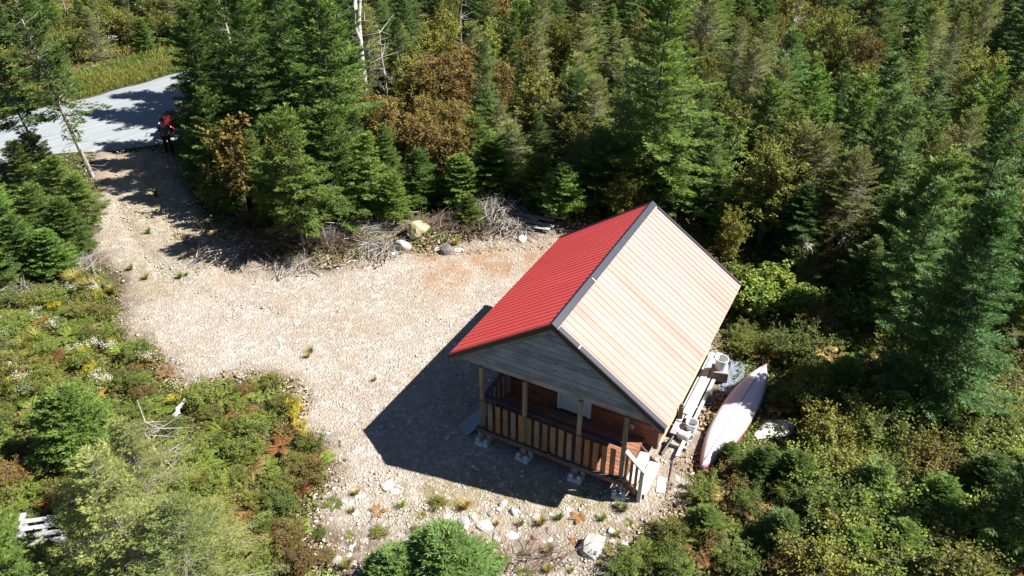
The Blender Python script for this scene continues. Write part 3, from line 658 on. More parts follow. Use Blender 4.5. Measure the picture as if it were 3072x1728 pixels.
# two cross bearers and long grey planks lying on them, against the wall
for k, yy in enumerate((2.2, 3.9, 5.9)):
    o = MB().box(4.36, 4.98, -0.05 + yy, 0.05 + yy, 0.0, 0.16).build('bearer', M['beam_grey'], None, bevel=0.006); o.location = (HOUSE0[0], HOUSE0[1], 0); o.rotation_euler = (0, 0, HTH)
    tag(o, 'short grey bearer under the plank stack, ' + ('nearest the stair', 'halfway along the wall', 'at the far end')[k], 'timber', 'bearers under the planks')
grey_pl = wood('silver_plank', (0.34, 0.33, 0.33), (0.56, 0.55, 0.55), 'y', var=0.15)
for k, (x0, x1, y0, y1, z0, lb) in enumerate(((4.40, 4.56, 3.05, 6.5, 0.162, 'pale grey plank lying closest along the cabin wall'), (4.575, 4.74, 3.25, 6.6, 0.164, 'pale grey plank second from the cabin wall'),
        (4.80, 4.90, 1.75, 6.3, 0.162, 'long narrow grey timber on the outer edge of the plank stack'), (4.45, 4.62, 3.4, 6.2, 0.206, 'grey plank on top of the stack against the wall'), (4.40, 4.70, 2.5, 3.02, 0.163, 'short wide grey board at the near end of the planks'))):
    o = MB().box(x0, x1, y0, y1, z0, z0 + 0.038).build('plank', grey_pl, None, bevel=0.004); o.location = (HOUSE0[0], HOUSE0[1], 0); o.rotation_euler = (0, 0, HTH + random.uniform(-0.004, 0.004))
    tag(o, lb, 'plank', 'planks along the right wall')
o = MB().box(5.05, 5.55, 5.0, 6.6, 0.0, 0.05).box(5.10, 5.2, 5.2, 6.4, 0.051, 0.09).build('lumber_sheet', plain('blue_grey_board', (0.17, 0.2, 0.25), 0.6, var=0.3), None); o.location = (HOUSE0[0], HOUSE0[1], 0); o.rotation_euler = (0, 0, HTH)
tag(o, 'blue grey boards lying on the ground by the wooden box', 'board')
o = MB().tube([CL(4.78, 1.75, 0.10), CL(5.02, 0.35, 0.04)], 0.018, 6).build('pole', M['deadbrown'], None); tag(o, 'thin dark pole lying on the stones right of the stair', 'pole')
o = MB().box(-0.11, 0.11, -0.26, 0.26, 0, 0.07).build('paving_slab', M['white'], None, bevel=0.01); place(o, 4.78, 0.72, 0.01, 0.25); tag(o, 'white slab lying on the stones at the foot of the stair', 'slab')
o = MB().tube([CL(4.52, 2.4, 0.20), CL(4.42, 1.75, 0.05)], 0.05, 10).build('drain_pipe', M['black'], None); tag(o, 'short black pipe between the corner board and the planks', 'pipe')
o = MB().box(-0.07, 0.07, -0.05, 0.05, 0, 0.42).box(-0.05, 0.05, -0.03, 0.03, 0.421, 0.5).build('firewood_stub', M['deadbrown'], None, bevel=0.01); place(o, 4.46, 3.2, 0.205, 0.2); tag(o, 'brown wooden stub standing on the planks by the wall', 'timber')

# ------------------------------------------------------------------ people and the red quad bike at the drive mouth
def skinned(name, joints, edges, mat, parent, root=0, sub=2):
    """joints: list of (x,y,z,r); a continuous skin over the joint graph, baked to a mesh"""
    me = bpy.data.meshes.new(name); me.from_pydata([j[:3] for j in joints], edges, []); o = bpy.data.objects.new(name, me); COL.objects.link(o)
    o.modifiers.new('skin', 'SKIN'); sm_ = o.modifiers.new('sub', 'SUBSURF'); sm_.levels = sub; sm_.render_levels = sub
    if not me.skin_vertices:
        me.attributes  # layer is created with the modifier
    for i, j in enumerate(joints):
        sv = me.skin_vertices[0].data[i]; sv.radius = (j[3], j[3] * (j[4] if len(j) > 4 else 1.0)); sv.use_root = (i == root)
    dg = bpy.context.evaluated_depsgraph_get(); ev = o.evaluated_get(dg); m2 = bpy.data.meshes.new_from_object(ev)
    bpy.data.objects.remove(o); m2.name = name
    m2.polygons.foreach_set('use_smooth', np.ones(len(m2.polygons), bool)); m2.materials.clear(); m2.materials.append(mat)
    return link(name, m2, parent)
M['skin'] = plain('skin', (0.42, 0.25, 0.18), 0.55, 0.3, var=0.05)
def person(loc, rz, J, shirt, trousers, cap_m, label, long_sleeve=False):
    """J: dict of joint name -> (x,y,z); faces +y"""
    t = empty('person', loc, rz); tag(t, label, 'person')
    o = ['pelvis', 'waist', 'chest', 'neck', 'chin', 'crown', 'shL', 'elL', 'wrL', 'haL', 'shR', 'elR', 'wrR', 'haR', 'hipL', 'knL', 'anL', 'toL', 'hipR', 'knR', 'anR', 'toR']
    rad = dict(pelvis=.125, waist=.115, chest=.13, neck=.055, chin=.072, crown=.085, shL=.058, elL=.042, wrL=.029, haL=.03, shR=.058, elR=.042, wrR=.029, haR=.03, hipL=.085, knL=.056, anL=.038, toL=.032, hipR=.085, knR=.056, anR=.038, toR=.032)
    ix = {n_: i for i, n_ in enumerate(o)}
    ed = [('pelvis', 'waist'), ('waist', 'chest'), ('chest', 'neck'), ('neck', 'chin'), ('chin', 'crown')] + [(a + s_, b + s_) for s_ in 'LR' for a, b in (('sh', 'el'), ('el', 'wr'), ('wr', 'ha'), ('hip', 'kn'), ('kn', 'an'), ('an', 'to'))] + [('chest', 'shL'), ('chest', 'shR'), ('pelvis', 'hipL'), ('pelvis', 'hipR')]
    body = skinned('body', [(*J[n_], rad[n_]) for n_ in o], [(ix[a], ix[b]) for a, b in ed], M['skin'], t)
    def cloth(nm, names, edges, grow, mat, over=None):
        i2 = {n_: i for i, n_ in enumerate(names)}
        return skinned(nm, [(*(over or {}).get(n_, J[n_]), rad[n_] + grow) for n_ in names], [(i2[a], i2[b]) for a, b in edges], mat, t)
    hem = {}
    cloth('shirt', ['pelvis', 'waist', 'chest', 'shL', 'elL', 'shR', 'elR'] + (['wrL', 'wrR'] if long_sleeve else []), [('pelvis', 'waist'), ('waist', 'chest'), ('chest', 'shL'), ('shL', 'elL'), ('chest', 'shR'), ('shR', 'elR')] + ([('elL', 'wrL'), ('elR', 'wrR')] if long_sleeve else []), 0.022, shirt)
    cloth('trousers', ['pelvis', 'hipL', 'knL', 'anL', 'hipR', 'knR', 'anR'], [('pelvis', 'hipL'), ('hipL', 'knL'), ('knL', 'anL'), ('pelvis', 'hipR'), ('hipR', 'knR'), ('knR', 'anR')], 0.018, trousers)
    for s_ in 'LR': cloth('shoe', ['an' + s_, 'to' + s_], [('an' + s_, 'to' + s_)], 0.016, M['black'])
    c = Vector(J['crown']); f = (Vector((0, 1, 0)) - Vector((0, 0, 0.2))).normalized()
    cm = MB(); cm.lathe([(0.105, -0.01), (0.108, 0.03), (0.09, 0.085), (0.05, 0.115), (0.0, 0.122)], 16, c); cm.box(-0.06, 0.06, 0.08, 0.19, -0.005, 0.008, Matrix.Translation(c)); cm.build('cap', cap_m, t, smooth=True)
    ch = Vector(J['chin']); MB().lathe([(0.0, -0.02), (0.014, -0.012), (0.016, 0.0), (0.0, 0.02)], 8, ch + Vector((0, 0.098, 0.045))).build('nose', M['skin'], body, smooth=True)
    for s_ in (-1, 1):
        MB().lathe([(0.0, -0.010), (0.010, 0.0), (0.0, 0.010)], 8, ch + Vector((s_ * 0.032, 0.085, 0.075))).build('eye', M['black'], body, smooth=True)
        MB().lathe([(0.0, -0.03), (0.014, -0.01), (0.016, 0.015), (0.0, 0.03)], 8, ch + Vector((s_ * 0.09, 0.0, 0.06))).build('ear', M['skin'], body, smooth=True)
    for s_, h_, w_ in ((-1, 'haL', 'wrL'), (1, 'haR', 'wrR')):
        H_, W2 = Vector(J[h_]), Vector(J[w_]); d = (H_ - W2).normalized(); sd_ = d.cross(Vector((0, 0, 1)))
        sd_ = sd_.normalized() if sd_.length > 0.1 else Vector((1, 0, 0))
        for k in range(4):
            b = H_ + sd_ * (k - 1.5) * 0.019; dn = Vector((0, 0, -1)) if abs(d.z) < 0.7 else Vector((0, 1, 0)); L_ = (0.07, 0.08, 0.075, 0.06)[k]
            MB().tube([b, b + d * L_ * 0.5, b + d * L_ * 0.85 + dn * L_ * 0.35], [0.010, 0.009, 0.007], 6).build('finger', M['skin'], body, smooth=True)
        MB().tube([H_ - d * 0.03 + sd_ * -s_ * 0.025, H_ + d * 0.01 + sd_ * -s_ * 0.05, H_ + d * 0.04 + sd_ * -s_ * 0.05], [0.012, 0.010, 0.008], 6).build('thumb', M['skin'], body, smooth=True)
    return t
JS = dict(pelvis=(0, 0, .95), waist=(0, 0, 1.12), chest=(0, .02, 1.36), neck=(0, .02, 1.52), chin=(0, .04, 1.60), crown=(0, .03, 1.70), shL=(-.19, .01, 1.43), elL=(-.25, .02, 1.16), wrL=(-.22, .20, 1.02), haL=(-.20, .27, .99),
          shR=(.19, .01, 1.43), elR=(.25, .02, 1.16), wrR=(.22, .20, 1.02), haR=(.20, .27, .99), hipL=(-.09, 0, .90), knL=(-.11, .03, .50), anL=(-.12, 0, .09), toL=(-.14, .16, .04), hipR=(.09, 0, .90), knR=(.12, .01, .50), anR=(.14, -.03, .09), toR=(.16, .13, .04))
JR = dict(pelvis=(0, 0, .80), waist=(0, .04, .97), chest=(0, .16, 1.19), neck=(0, .24, 1.33), chin=(0, .29, 1.40), crown=(0, .28, 1.50), shL=(-.19, .15, 1.25), elL=(-.27, .32, 1.03), wrL=(-.30, .52, 1.02), haL=(-.30, .60, 1.02),
          shR=(.19, .15, 1.25), elR=(.27, .32, 1.03), wrR=(.30, .52, 1.02), haR=(.30, .60, 1.02), hipL=(-.13, .03, .78), knL=(-.28, .42, .76), anL=(-.30, .38, .38), toL=(-.30, .53, .34), hipR=(.13, .03, .78), knR=(.28, .42, .76), anR=(.30, .38, .38), toR=(.30, .53, .34))
pg = ground_at(512, 466); M['navy'] = plain('slate_blue_cloth', (0.075, 0.085, 0.12), 0.9, 0.1, var=0.2); M['blackcloth'] = plain('black_cloth', (0.012, 0.012, 0.016), 0.9, 0.1)
person((pg[0], pg[1], gz1(pg[0], pg[1]) + 0.02), R(12), JS, M['navy'], M['blackcloth'], plain('dark_cap', (0.03, 0.03, 0.035), 0.8), 'person in a slate blue shirt and black trousers standing in the shaded drive')
# quad bike, built facing +y
qg = ground_at(550, 402); QZ = gz1(qg[0], qg[1]) + 0.05; QR = R(103)
q = empty('quad_bike', (qg[0], qg[1], QZ), QR); tag(q, 'red quad bike parked where the drive meets the road', 'quad bike')
M['red'] = plain('shaded_red_fairing', (0.17, 0.009, 0.016), 0.22, 0.6, var=0.1); M['tyre'] = plain('tyre_rubber', (0.018, 0.018, 0.019), 0.85, 0.2); M['chrome'] = plain('bare_steel', (0.55, 0.55, 0.57), 0.25, 0.5, 0.9)  # fairing red is darkened to stand for tree shade on the bike
def wheel(x, y, r_, wd):
    o = MB().lathe([(r_ * 0.5, -wd / 2), (r_ * 0.86, -wd / 2), (r_, -wd * 0.34), (r_ * 1.02, 0), (r_, wd * 0.34), (r_ * 0.86, wd / 2), (r_ * 0.5, wd / 2)], 22).build('wheel', M['tyre'], q, (x, y, r_), (0, math.pi / 2, 0), smooth=True)
    MB().lathe([(0.0, -wd * 0.2), (r_ * 0.5, -wd * 0.42), (r_ * 0.52, 0), (r_ * 0.5, wd * 0.42), (0.0, wd * 0.2)], 16).build('rim', M['chrome'], o)
for x in (-0.42, 0.42): wheel(x, 0.62, 0.29, 0.20); wheel(x, -0.58, 0.29, 0.26)
def shell(name, prof, hw, mat, par, z_round=0.5):
    """body shell from a side profile (y,z_low,z_high) rounded across"""
    V = []; n = len(prof); K = 9
    for (y, zl, zh, wf) in prof:
        for k in range(K):
            a = math.pi * k / (K - 1); V.append((hw * wf * math.cos(a) * (1 if abs(math.cos(a)) < 0.9 else 1), y, zl + (zh - zl) * math.sin(a) ** z_round))
    F_ = [(i * K + k, i * K + k + 1, (i + 1) * K + k + 1, (i + 1) * K + k) for i in range(n - 1) for k in range(K - 1)]
    F_ += [tuple(range(K)), tuple((n - 1) * K + k for k in range(K))[::-1]]
    mm = MB(); mm.add(V, F_); return mm.build(name, mat, par, smooth=True)
shell('hood', [(0.15, 0.55, 0.80, 0.5), (0.35, 0.55, 0.90, 0.6), (0.6, 0.52, 0.90, 0.75), (0.85, 0.50, 0.80, 0.7), (0.98, 0.48, 0.66, 0.5)], 0.36, M['red'], q)
for x in (-0.42, 0.42):
    for y0 in (0.62, -0.58):
        mm = MB(); V = []
        for k in range(9):
            a = math.pi * (0.08 + 0.84 * k / 8); V += [(x - 0.15, y0 + 0.37 * math.cos(a), 0.31 + 0.36 * math.sin(a)), (x + 0.15, y0 + 0.37 * math.cos(a), 0.31 + 0.34 * math.sin(a))]
        mm.add(V, [(2 * k, 2 * k + 1, 2 * k + 3, 2 * k + 2) for k in range(8)]); f_ = mm.build('fender', M['red'], q, smooth=True); f_.modifiers.new('t', 'SOLIDIFY').thickness = 0.02
shell('tank', [(-0.20, 0.55, 0.76, 0.8), (0.0, 0.55, 0.84, 1.0), (0.18, 0.55, 0.84, 0.9)], 0.19, M['red'], q)
shell('seat', [(-0.85, 0.60, 0.74, 0.9), (-0.6, 0.60, 0.78, 1.0), (-0.2, 0.60, 0.74, 0.9), (-0.12, 0.62, 0.74, 0.7)], 0.19, M['black'], q)
MB().box(-0.17, 0.17, -0.6, 0.6, 0.28, 0.54).build('chassis', M['black'], q, bevel=0.03)
MB().tube([(-0.40, 0.10, 1.00), (-0.16, 0.20, 0.98), (0, 0.24, 0.95), (0.16, 0.20, 0.98), (0.40, 0.10, 1.00)], 0.018, 8).tube([(0, 0.24, 0.94), (0, 0.42, 0.70)], 0.025, 8).build('handlebar', M['black'], q)
for x in (-0.22, 0.22): MB().lathe([(0.0, 0.03), (0.06, 0.02), (0.075, -0.02), (0.0, -0.02)], 12).build('headlight', M['white'], q, (x * 0.75, 0.97, 0.63), (R(-75), 0, 0), smooth=True)
for yy in (0.75, -0.95):
    mm = MB(); L_ = 0.5
    for x in (-0.30, -0.10, 0.10, 0.30): mm.tube([(x, yy - L_ * 0.4, 0.93 if yy > 0 else 0.83), (x, yy + L_ * 0.4, 0.93 if yy > 0 else 0.83)], 0.011, 6)
    for dy in (-0.2, 0.2): mm.tube([(-0.34, yy + dy, 0.93 if yy > 0 else 0.83), (0.34, yy + dy, 0.93 if yy > 0 else 0.83)], 0.011, 6); mm.tube([(0.2, yy + dy, 0.93 if yy > 0 else 0.83), (0.15, yy + dy * 0.5, 0.5)], 0.011, 6); mm.tube([(-0.2, yy + dy, 0.93 if yy > 0 else 0.83), (-0.15, yy + dy * 0.5, 0.5)], 0.011, 6)
    mm.build('rack', M['chrome'] if yy < 0 else M['black'], q)
MB().tube([(0.24, -0.2, 0.42), (0.27, -0.6, 0.45), (0.27, -0.95, 0.52)], 0.045, 8).build('exhaust', M['chrome'], q, smooth=True)
MB().box(-0.38, -0.18, -0.18, 0.25, 0.30, 0.33).box(0.18, 0.38, -0.18, 0.25, 0.30, 0.33).build('footrest', M['black'], q)
mr_ = Matrix.Rotation(QR, 4, 'Z'); rp = Vector((qg[0], qg[1], QZ)) + mr_ @ Vector((0, -0.48, 0.02))
person(rp, QR, JR, plain('dark_red_cloth', (0.22, 0.03, 0.05), 0.9, 0.1), M['blackcloth'], plain('lilac_cap', (0.55, 0.5, 0.72), 0.8), 'person in a dark red top and lilac cap seated on the quad bike')

# ------------------------------------------------------------------ plant prototypes
def unit(a): return a / (np.linalg.norm(a, axis=-1, keepdims=True) + 1e-9)
def kites(P, D, U, L, Wd, mid=0.45):
    """flat pointed blades: base P, direction D, face normal about U; returns V, quads"""
    P = np.asarray(P); D = unit(D); S = unit(np.cross(D, U)); n = len(P); L = np.broadcast_to(L, (n,))[:, None]; Wd = np.broadcast_to(Wd, (n,))[:, None]
    c = P + D * L * mid; V = np.stack([P, c + S * Wd, P + D * L, c - S * Wd], 1).reshape(-1, 3)
    return V, np.arange(4 * n).reshape(-1, 4)
def join(parts):
    Vs, Fs, Ts, b = [], [], [], 0
    for V, F_, T in parts: Vs.append(V); Fs.append(F_ + b); Ts.append(T); b += len(V)
    return np.concatenate(Vs), np.concatenate(Fs), np.concatenate(Ts)
def sticks(A, B, ra, rb):
    """thin three sided sticks A->B"""
    A = np.asarray(A, float); B = np.asarray(B, float); d = unit(B - A); h = np.where(np.abs(d[:, 2:3]) > 0.9, [[1., 0, 0]], [[0, 0, 1.]]); s_ = unit(np.cross(d, h)); u = np.cross(s_, d)
    ra = np.broadcast_to(ra, (len(A),))[:, None]; rb = np.broadcast_to(rb, (len(A),))[:, None]; V = []
    for P, r_ in ((A, ra), (B, rb)):
        for k in range(3):
            t = 2.094 * k; V.append(P + (s_ * math.cos(t) + u * math.sin(t)) * r_)
    V = np.stack(V, 1).reshape(-1, 3); b = np.arange(len(A))[:, None] * 6
    F_ = np.concatenate([b + np.array([[k, (k + 1) % 3, 3 + (k + 1) % 3, 3 + k]]) for k in range(3)], 0)
    return V, F_
def tube_np(pts, rad, n=7):
    mm = MB(); mm.tube(pts, rad, n, cap=False); return np.array(mm.v), np.array(mm.f)

def conifer(seed, H, Rad, mat, base=0.12, per=0.20, droop=0.0, dens=1.0, sprig=0.135, wid=0.030, dead=0.0, bk='bark', open_=0.0, lean=0.0, irregular=0.3):
    g = np.random.default_rng(seed); bend = g.normal(0, 0.02 * H, (2,))
    def ax(t): return np.array([bend[0] * math.sin(t * 2.4) + lean * H * t, bend[1] * math.sin(t * 3.1), H * t])
    tp = [ax(t) for t in np.linspace(-0.02, 1, 9)]; r0 = 0.010 * H + 0.018
    r0 = r0 * (1.5 if bk == 'bark_pale' else 1.0); tv, tf = tube_np(tp, [r0 * (1 - 0.93 * t) for t in np.linspace(0, 1, 9)]); TV, TF = [tv], [tf]; off = len(tv)
    SA, SB, SR = [], [], []; parts = []
    lobe = g.uniform(0, 6.28, 5)
    z = base * H
    while z < H * 0.985:
        t = z / H; tt = max(0.0, (t - base) / (1 - base))
        prof = (1 - tt) ** 0.78 * (0.30 + 0.70 * min(1, (tt + 0.10) / 0.28)); nb = max(4, int(round((6.0 + 1.5 * g.random()) * (0.75 + 0.4 * dens))))
        a0 = g.uniform(0, 6.28)
        for k in range(nb):
            if g.random() < open_: continue
            az = a0 + 6.283 * k / nb + g.normal(0, 0.2)
            Lb = Rad * prof * (1 + irregular * math.sin(az * 2 + lobe[0] + 5 * t) * 0.5 + g.normal(0, irregular * 0.5)) + 0.10
            Lb = max(0.12, Lb)
            el = R(38) * tt ** 1.3 - R(14 + 12 * droop) * (1 - tt) + g.normal(0, 0.10)
            o = ax(t) + np.array([0, 0, g.uniform(-0.5, 0.5) * per]); dh = np.array([math.cos(az), math.sin(az), 0]); dv = np.array([0, 0, 1.0])
            ns = max(3, int(Lb / 0.085 * dens)); s_ = np.linspace(0.12 if tt > .3 else 0.28, 1.0, ns); curve = 0.16
            def at(q): return o + dh * (q * Lb * math.cos(el))[:, None] + dv * (q * Lb * math.sin(el) + curve * Lb * (q ** 2 - 0.3 * q))[:, None]
            pn = at(s_); tan = unit(np.gradient(pn, axis=0)) if ns > 1 else np.tile(dh, (1, 1)); side = np.cross(tan, dv); side = unit(side)
            SA.append(o[None]); SB.append(at(np.array([0.55]))); SR.append((0.004 + 0.0065 * Lb, 0.003 + 0.004 * Lb)); SA.append(SB[-1]); SB.append(at(np.array([0.97]))); SR.append((0.003 + 0.004 * Lb, 0.0015))
            for sgn in (-1, 1):
                tl = np.minimum(0.46, 0.52 * (Lb * (1 - s_) + 0.13)) * g.uniform(0.75, 1.15, ns)
                td = unit(tan * 0.62 + side * sgn * 0.75 + dv * g.normal(-0.03, 0.10, (ns, 1)))
                nk = 3 if Lb > 0.45 else 2
                for q in range(nk):
                    kp_ = g.random(ns) > (0.08 + 0.5 * dead * (1 - tt)); f = (q + g.uniform(0, 0.8, ns)) / nk
                    P = pn + td * (f * tl)[:, None] * 0.85 + g.normal(0, 0.012, (ns, 3)); D = unit(td + g.normal(0, 0.22, (ns, 3)) + tan * 0.25)
                    P, D = P[kp_], D[kp_]; n_ = len(P)
                    if n_ == 0: continue
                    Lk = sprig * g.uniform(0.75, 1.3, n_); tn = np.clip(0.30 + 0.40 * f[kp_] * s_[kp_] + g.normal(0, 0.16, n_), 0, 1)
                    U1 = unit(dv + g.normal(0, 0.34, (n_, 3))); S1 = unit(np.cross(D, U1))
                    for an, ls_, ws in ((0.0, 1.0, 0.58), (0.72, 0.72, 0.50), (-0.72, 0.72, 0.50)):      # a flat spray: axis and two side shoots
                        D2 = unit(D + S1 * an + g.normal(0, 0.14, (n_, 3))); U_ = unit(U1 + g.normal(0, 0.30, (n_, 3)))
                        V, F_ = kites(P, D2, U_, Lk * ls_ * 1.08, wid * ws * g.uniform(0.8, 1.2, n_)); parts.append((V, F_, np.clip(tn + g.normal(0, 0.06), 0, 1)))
            n_ = 3; P = np.repeat(at(np.array([0.9])), n_, 0); D = unit(np.repeat(tan[-1:], n_, 0) + g.normal(0, 0.3, (n_, 3)) + dv * 0.12)
            V, F_ = kites(P, D, unit(dv + g.normal(0, 0.5, (n_, 3))), sprig * 1.25, wid); parts.append((V, F_, np.full(n_, 0.8)))
        z += per * (1.0 if tt < 0.8 else 0.72) * g.uniform(0.85, 1.15)
    # leader
    n_ = 14; f = np.linspace(0.93, 1.01, n_); P = np.array([ax(q) for q in f]); az = g.uniform(0, 6.28, n_); D = np.stack([np.cos(az), np.sin(az), np.full(n_, 1.1)], 1)
    V, F_ = kites(P, D, unit(g.normal(0, 1, (n_, 3))), sprig * 0.9, wid * 0.8); parts.append((V, F_, np.full(n_, 0.8)))
    # dead lower twigs
    for _ in range(int(10 + 60 * dead)):
        q = g.uniform(0.04, base + (0.12 if dead < 0.3 else 0.75)); az = g.uniform(0, 6.28); o = ax(q); L_ = Rad * g.uniform(0.25, 0.75) * (1 - q * 0.6)
        e = o + np.array([math.cos(az), math.sin(az), g.uniform(-0.35, 0.15)]) * L_; SA.append(o[None]); SB.append(e[None]); SR.append((0.010, 0.003))
        for _k in range(2):
            m_ = o + (e - o) * g.uniform(0.4, 0.8); SA.append(m_[None]); SB.append((m_ + g.normal(0, 0.12, 3) + (e - o) * 0.3)[None]); SR.append((0.006, 0.002))
    V, F_ = sticks(np.concatenate(SA), np.concatenate(SB), np.array([r_[0] for r_ in SR]), np.array([r_[1] for r_ in SR])); TV.append(V); TF.append(F_ + off)
    V, F_, T = join(parts)
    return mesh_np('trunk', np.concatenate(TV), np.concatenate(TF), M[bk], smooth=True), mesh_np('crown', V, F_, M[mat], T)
def broadleaf(seed, H, Rad, mat, stems=3, leaves=4200, ls=0.085, lw=0.030, bk='bark', spread=1.0, low=0.25, mix=None):
    g = np.random.default_rng(seed); TV, TF, off = [], [], 0; A, B, RR, tips = [], [], [], []
    for k in range(stems):
        az = 6.283 * k / stems + g.normal(0, 0.5); out = Rad * g.uniform(0.15, 0.6) * spread; h = H * g.uniform(0.72, 1.0)
        pts = [np.array([math.cos(az) * out * q ** 1.3 + g.normal(0, 0.03 * Rad), math.sin(az) * out * q ** 1.3 + g.normal(0, 0.03 * Rad), h * q - 0.06]) for q in np.linspace(0, 1, 7)]
        tv, tf = tube_np(pts, [max(0.006, (0.008 * H + 0.006) * (1 - 0.9 * q)) for q in np.linspace(0, 1, 7)], 6); TV.append(tv); TF.append(tf + off); off += len(tv)
        for q in np.linspace(low, 0.98, max(6, int(h * 4.5))):
            i = q * 6; j = min(int(i), 5); o = pts[j] + (pts[j + 1] - pts[j]) * (i - j)
            for _ in range(2):
                a2 = g.uniform(0, 6.28); L_ = Rad * (0.30 + 0.55 * math.sin(math.pi * min(1, (q - low) / (1 - low) * 0.8 + 0.15))) * g.uniform(0.5, 1.1)
                e = o + np.array([math.cos(a2) * L_, math.sin(a2) * L_, L_ * g.uniform(0.2, 0.9)]); A.append(o); B.append(e); RR.append((0.011, 0.003)); tips.append((o, e))
                for _k in range(2):
                    m_ = o + (e - o) * g.uniform(0.35, 0.85); e2 = m_ + g.normal(0, 0.16, 3) * L_ * 1.2 + np.array([0, 0, 0.08]); A.append(m_); B.append(e2); RR.append((0.006, 0.002)); tips.append((m_, e2))
    V, F_ = sticks(np.array(A), np.array(B), np.array([r_[0] for r_ in RR]), np.array([r_[1] for r_ in RR])); TV.append(V); TF.append(F_ + off)
    O = np.array([t[0] for t in tips]); E_ = np.array([t[1] for t in tips]); idx = g.integers(0, len(tips), leaves); f = g.beta(2.2, 1.0, leaves)[:, None] * 1.08
    P = O[idx] + (E_[idx] - O[idx]) * f + g.normal(0, 0.045 * (0.6 + 0.25 * Rad), (leaves, 3)); P[:, 2] = np.maximum(P[:, 2], 0.03)
    D = unit(g.normal(0, 1, (leaves, 3)) * np.array([1, 1, 0.45]) + unit(E_[idx] - O[idx]) * 0.6 + np.array([0, 0, -0.12])); U = unit(np.array([0, 0, 1.0]) + g.normal(0, 0.55, (leaves, 3)))
    clump = g.normal(0, 0.14, len(tips))[idx]; T = np.clip(0.48 + clump + g.normal(0, 0.17, leaves), 0, 1)
    V, F_ = kites(P, D, U, ls * g.uniform(0.65, 1.25, leaves), lw * g.uniform(0.75, 1.2, leaves), 0.5)
    return mesh_np('trunk', np.concatenate(TV), np.concatenate(TF), M[bk], smooth=True), mesh_np('crown', V, F_, M[mat], T)
def deadtree(seed, H, bk='deadwood', twigs=26, fork=False, lean=0.05):
    g = np.random.default_rng(seed); TV, TF, off = [], [], 0; A, B, RR = [], [], []
    def stem(o, d, h, r0):
        nonlocal off
        pts = [np.array(o)]; d = np.array(d, float)
        for k in range(9): d = unit(d + g.normal(0, 0.05, 3)); pts.append(pts[-1] + d * h / 9)
        tv, tf = tube_np(pts, [r0 * (1 - 0.85 * k / 9) for k in range(10)], 7); TV.append(tv); TF.append(tf + off); off += len(tv); return pts
    main = stem((0, 0, -0.1), (lean, 0.02, 1), H, 0.011 * H + 0.02); allp = [(p, 0.5) for p in main[3:]]
    if fork:
        for s_ in (-1, 1): p2 = stem(main[4 + (s_ > 0)], (0.30 * s_, 0.1, 1), H * 0.55, 0.006 * H + 0.015); allp += [(p, 0.35) for p in p2[2:]]
    for _ in range(twigs):
        p, sc_ = allp[g.integers(0, len(allp))]; az = g.uniform(0, 6.28); L_ = g.uniform(0.25, 0.9) * sc_ * 1.5; e = p + np.array([math.cos(az), math.sin(az), g.uniform(-0.15, 0.6)]) * L_
        A.append(p); B.append(e); RR.append((0.014, 0.004))
        for _k in range(2): m_ = p + (e - p) * g.uniform(0.4, 0.9); A.append(m_); B.append(m_ + g.normal(0, 0.16, 3)); RR.append((0.007, 0.002))
    V, F_ = sticks(np.array(A), np.array(B), np.array([r_[0] for r_ in RR]), np.array([r_[1] for r_ in RR]))
    TV.append(V); TF.append(F_ + off)
    return (mesh_np('trunk', np.concatenate(TV), np.concatenate(TF), M[bk], smooth=True),)

PROTO = {}
def proto(key, name, meshes, H, Rad=1.0):
    PROTO[key] = (name, meshes, H, Rad)
for k in range(3): proto('fir%d' % k, 'fir_tree', conifer(20 + k, 4.6, (1.25, 1.05, 1.45)[k], 'fir', base=(0.24, 0.14, 0.20)[k], per=0.21, dens=1.05, open_=0.14, irregular=0.5), 4.6)
for k in range(3): proto('spruce%d' % k, 'spruce_tree', conifer(30 + k, 6.4, (1.35, 1.15, 1.6)[k], 'spruce', base=0.12, per=0.24, droop=0.5, dens=0.95, sprig=0.15, open_=0.12, irregular=0.45), 6.4)
for k in range(2): proto('dark%d' % k, 'black_spruce', conifer(40 + k, 8.6, (1.9, 1.6)[k], 'dark', base=0.10, per=0.28, droop=0.8, dens=0.9, sprig=0.17, wid=0.036, open_=0.15, irregular=0.5), 8.6)
proto('bigfir', 'fir_tree', conifer(50, 9.4, 2.25, 'bright', base=0.06, per=0.28, droop=0.4, dens=1.0, sprig=0.16, wid=0.034, open_=0.14, irregular=0.5), 9.4)
proto('nearspruce', 'spruce_tree', conifer(52, 6.2, 1.75, 'near', base=0.06, per=0.15, droop=0.3, dens=1.25, sprig=0.12, wid=0.024, irregular=0.35), 6.2)
for k in range(2): proto('olive%d' % k, 'grey_spruce', conifer(60 + k, 4.8, 1.5, 'olive', base=0.06, per=0.17, dens=1.45, sprig=0.085, wid=0.017, dead=1.0, open_=0.24, irregular=0.5, bk='deadwood'), 4.8)
proto('scrag', 'spruce_tree', conifer(70, 7.6, 1.45, 'dark', base=0.36, per=0.26, dens=0.95, sprig=0.16, wid=0.036, dead=0.7, open_=0.22, irregular=0.7, bk='deadwood', lean=-0.085), 7.6)
proto('scrag1', 'spruce_tree', conifer(72, 6.2, 1.25, 'dark', base=0.42, per=0.26, dens=0.9, sprig=0.16, wid=0.036, dead=0.6, open_=0.24, irregular=0.7, bk='deadwood', lean=-0.09), 6.2)
for k in range(2): proto('little%d' % k, 'young_fir', conifer(80 + k, 1.7, 0.72, ('fir', 'spruce')[k], base=0.04, per=0.085, dens=1.5, sprig=0.085, wid=0.017), 1.7)
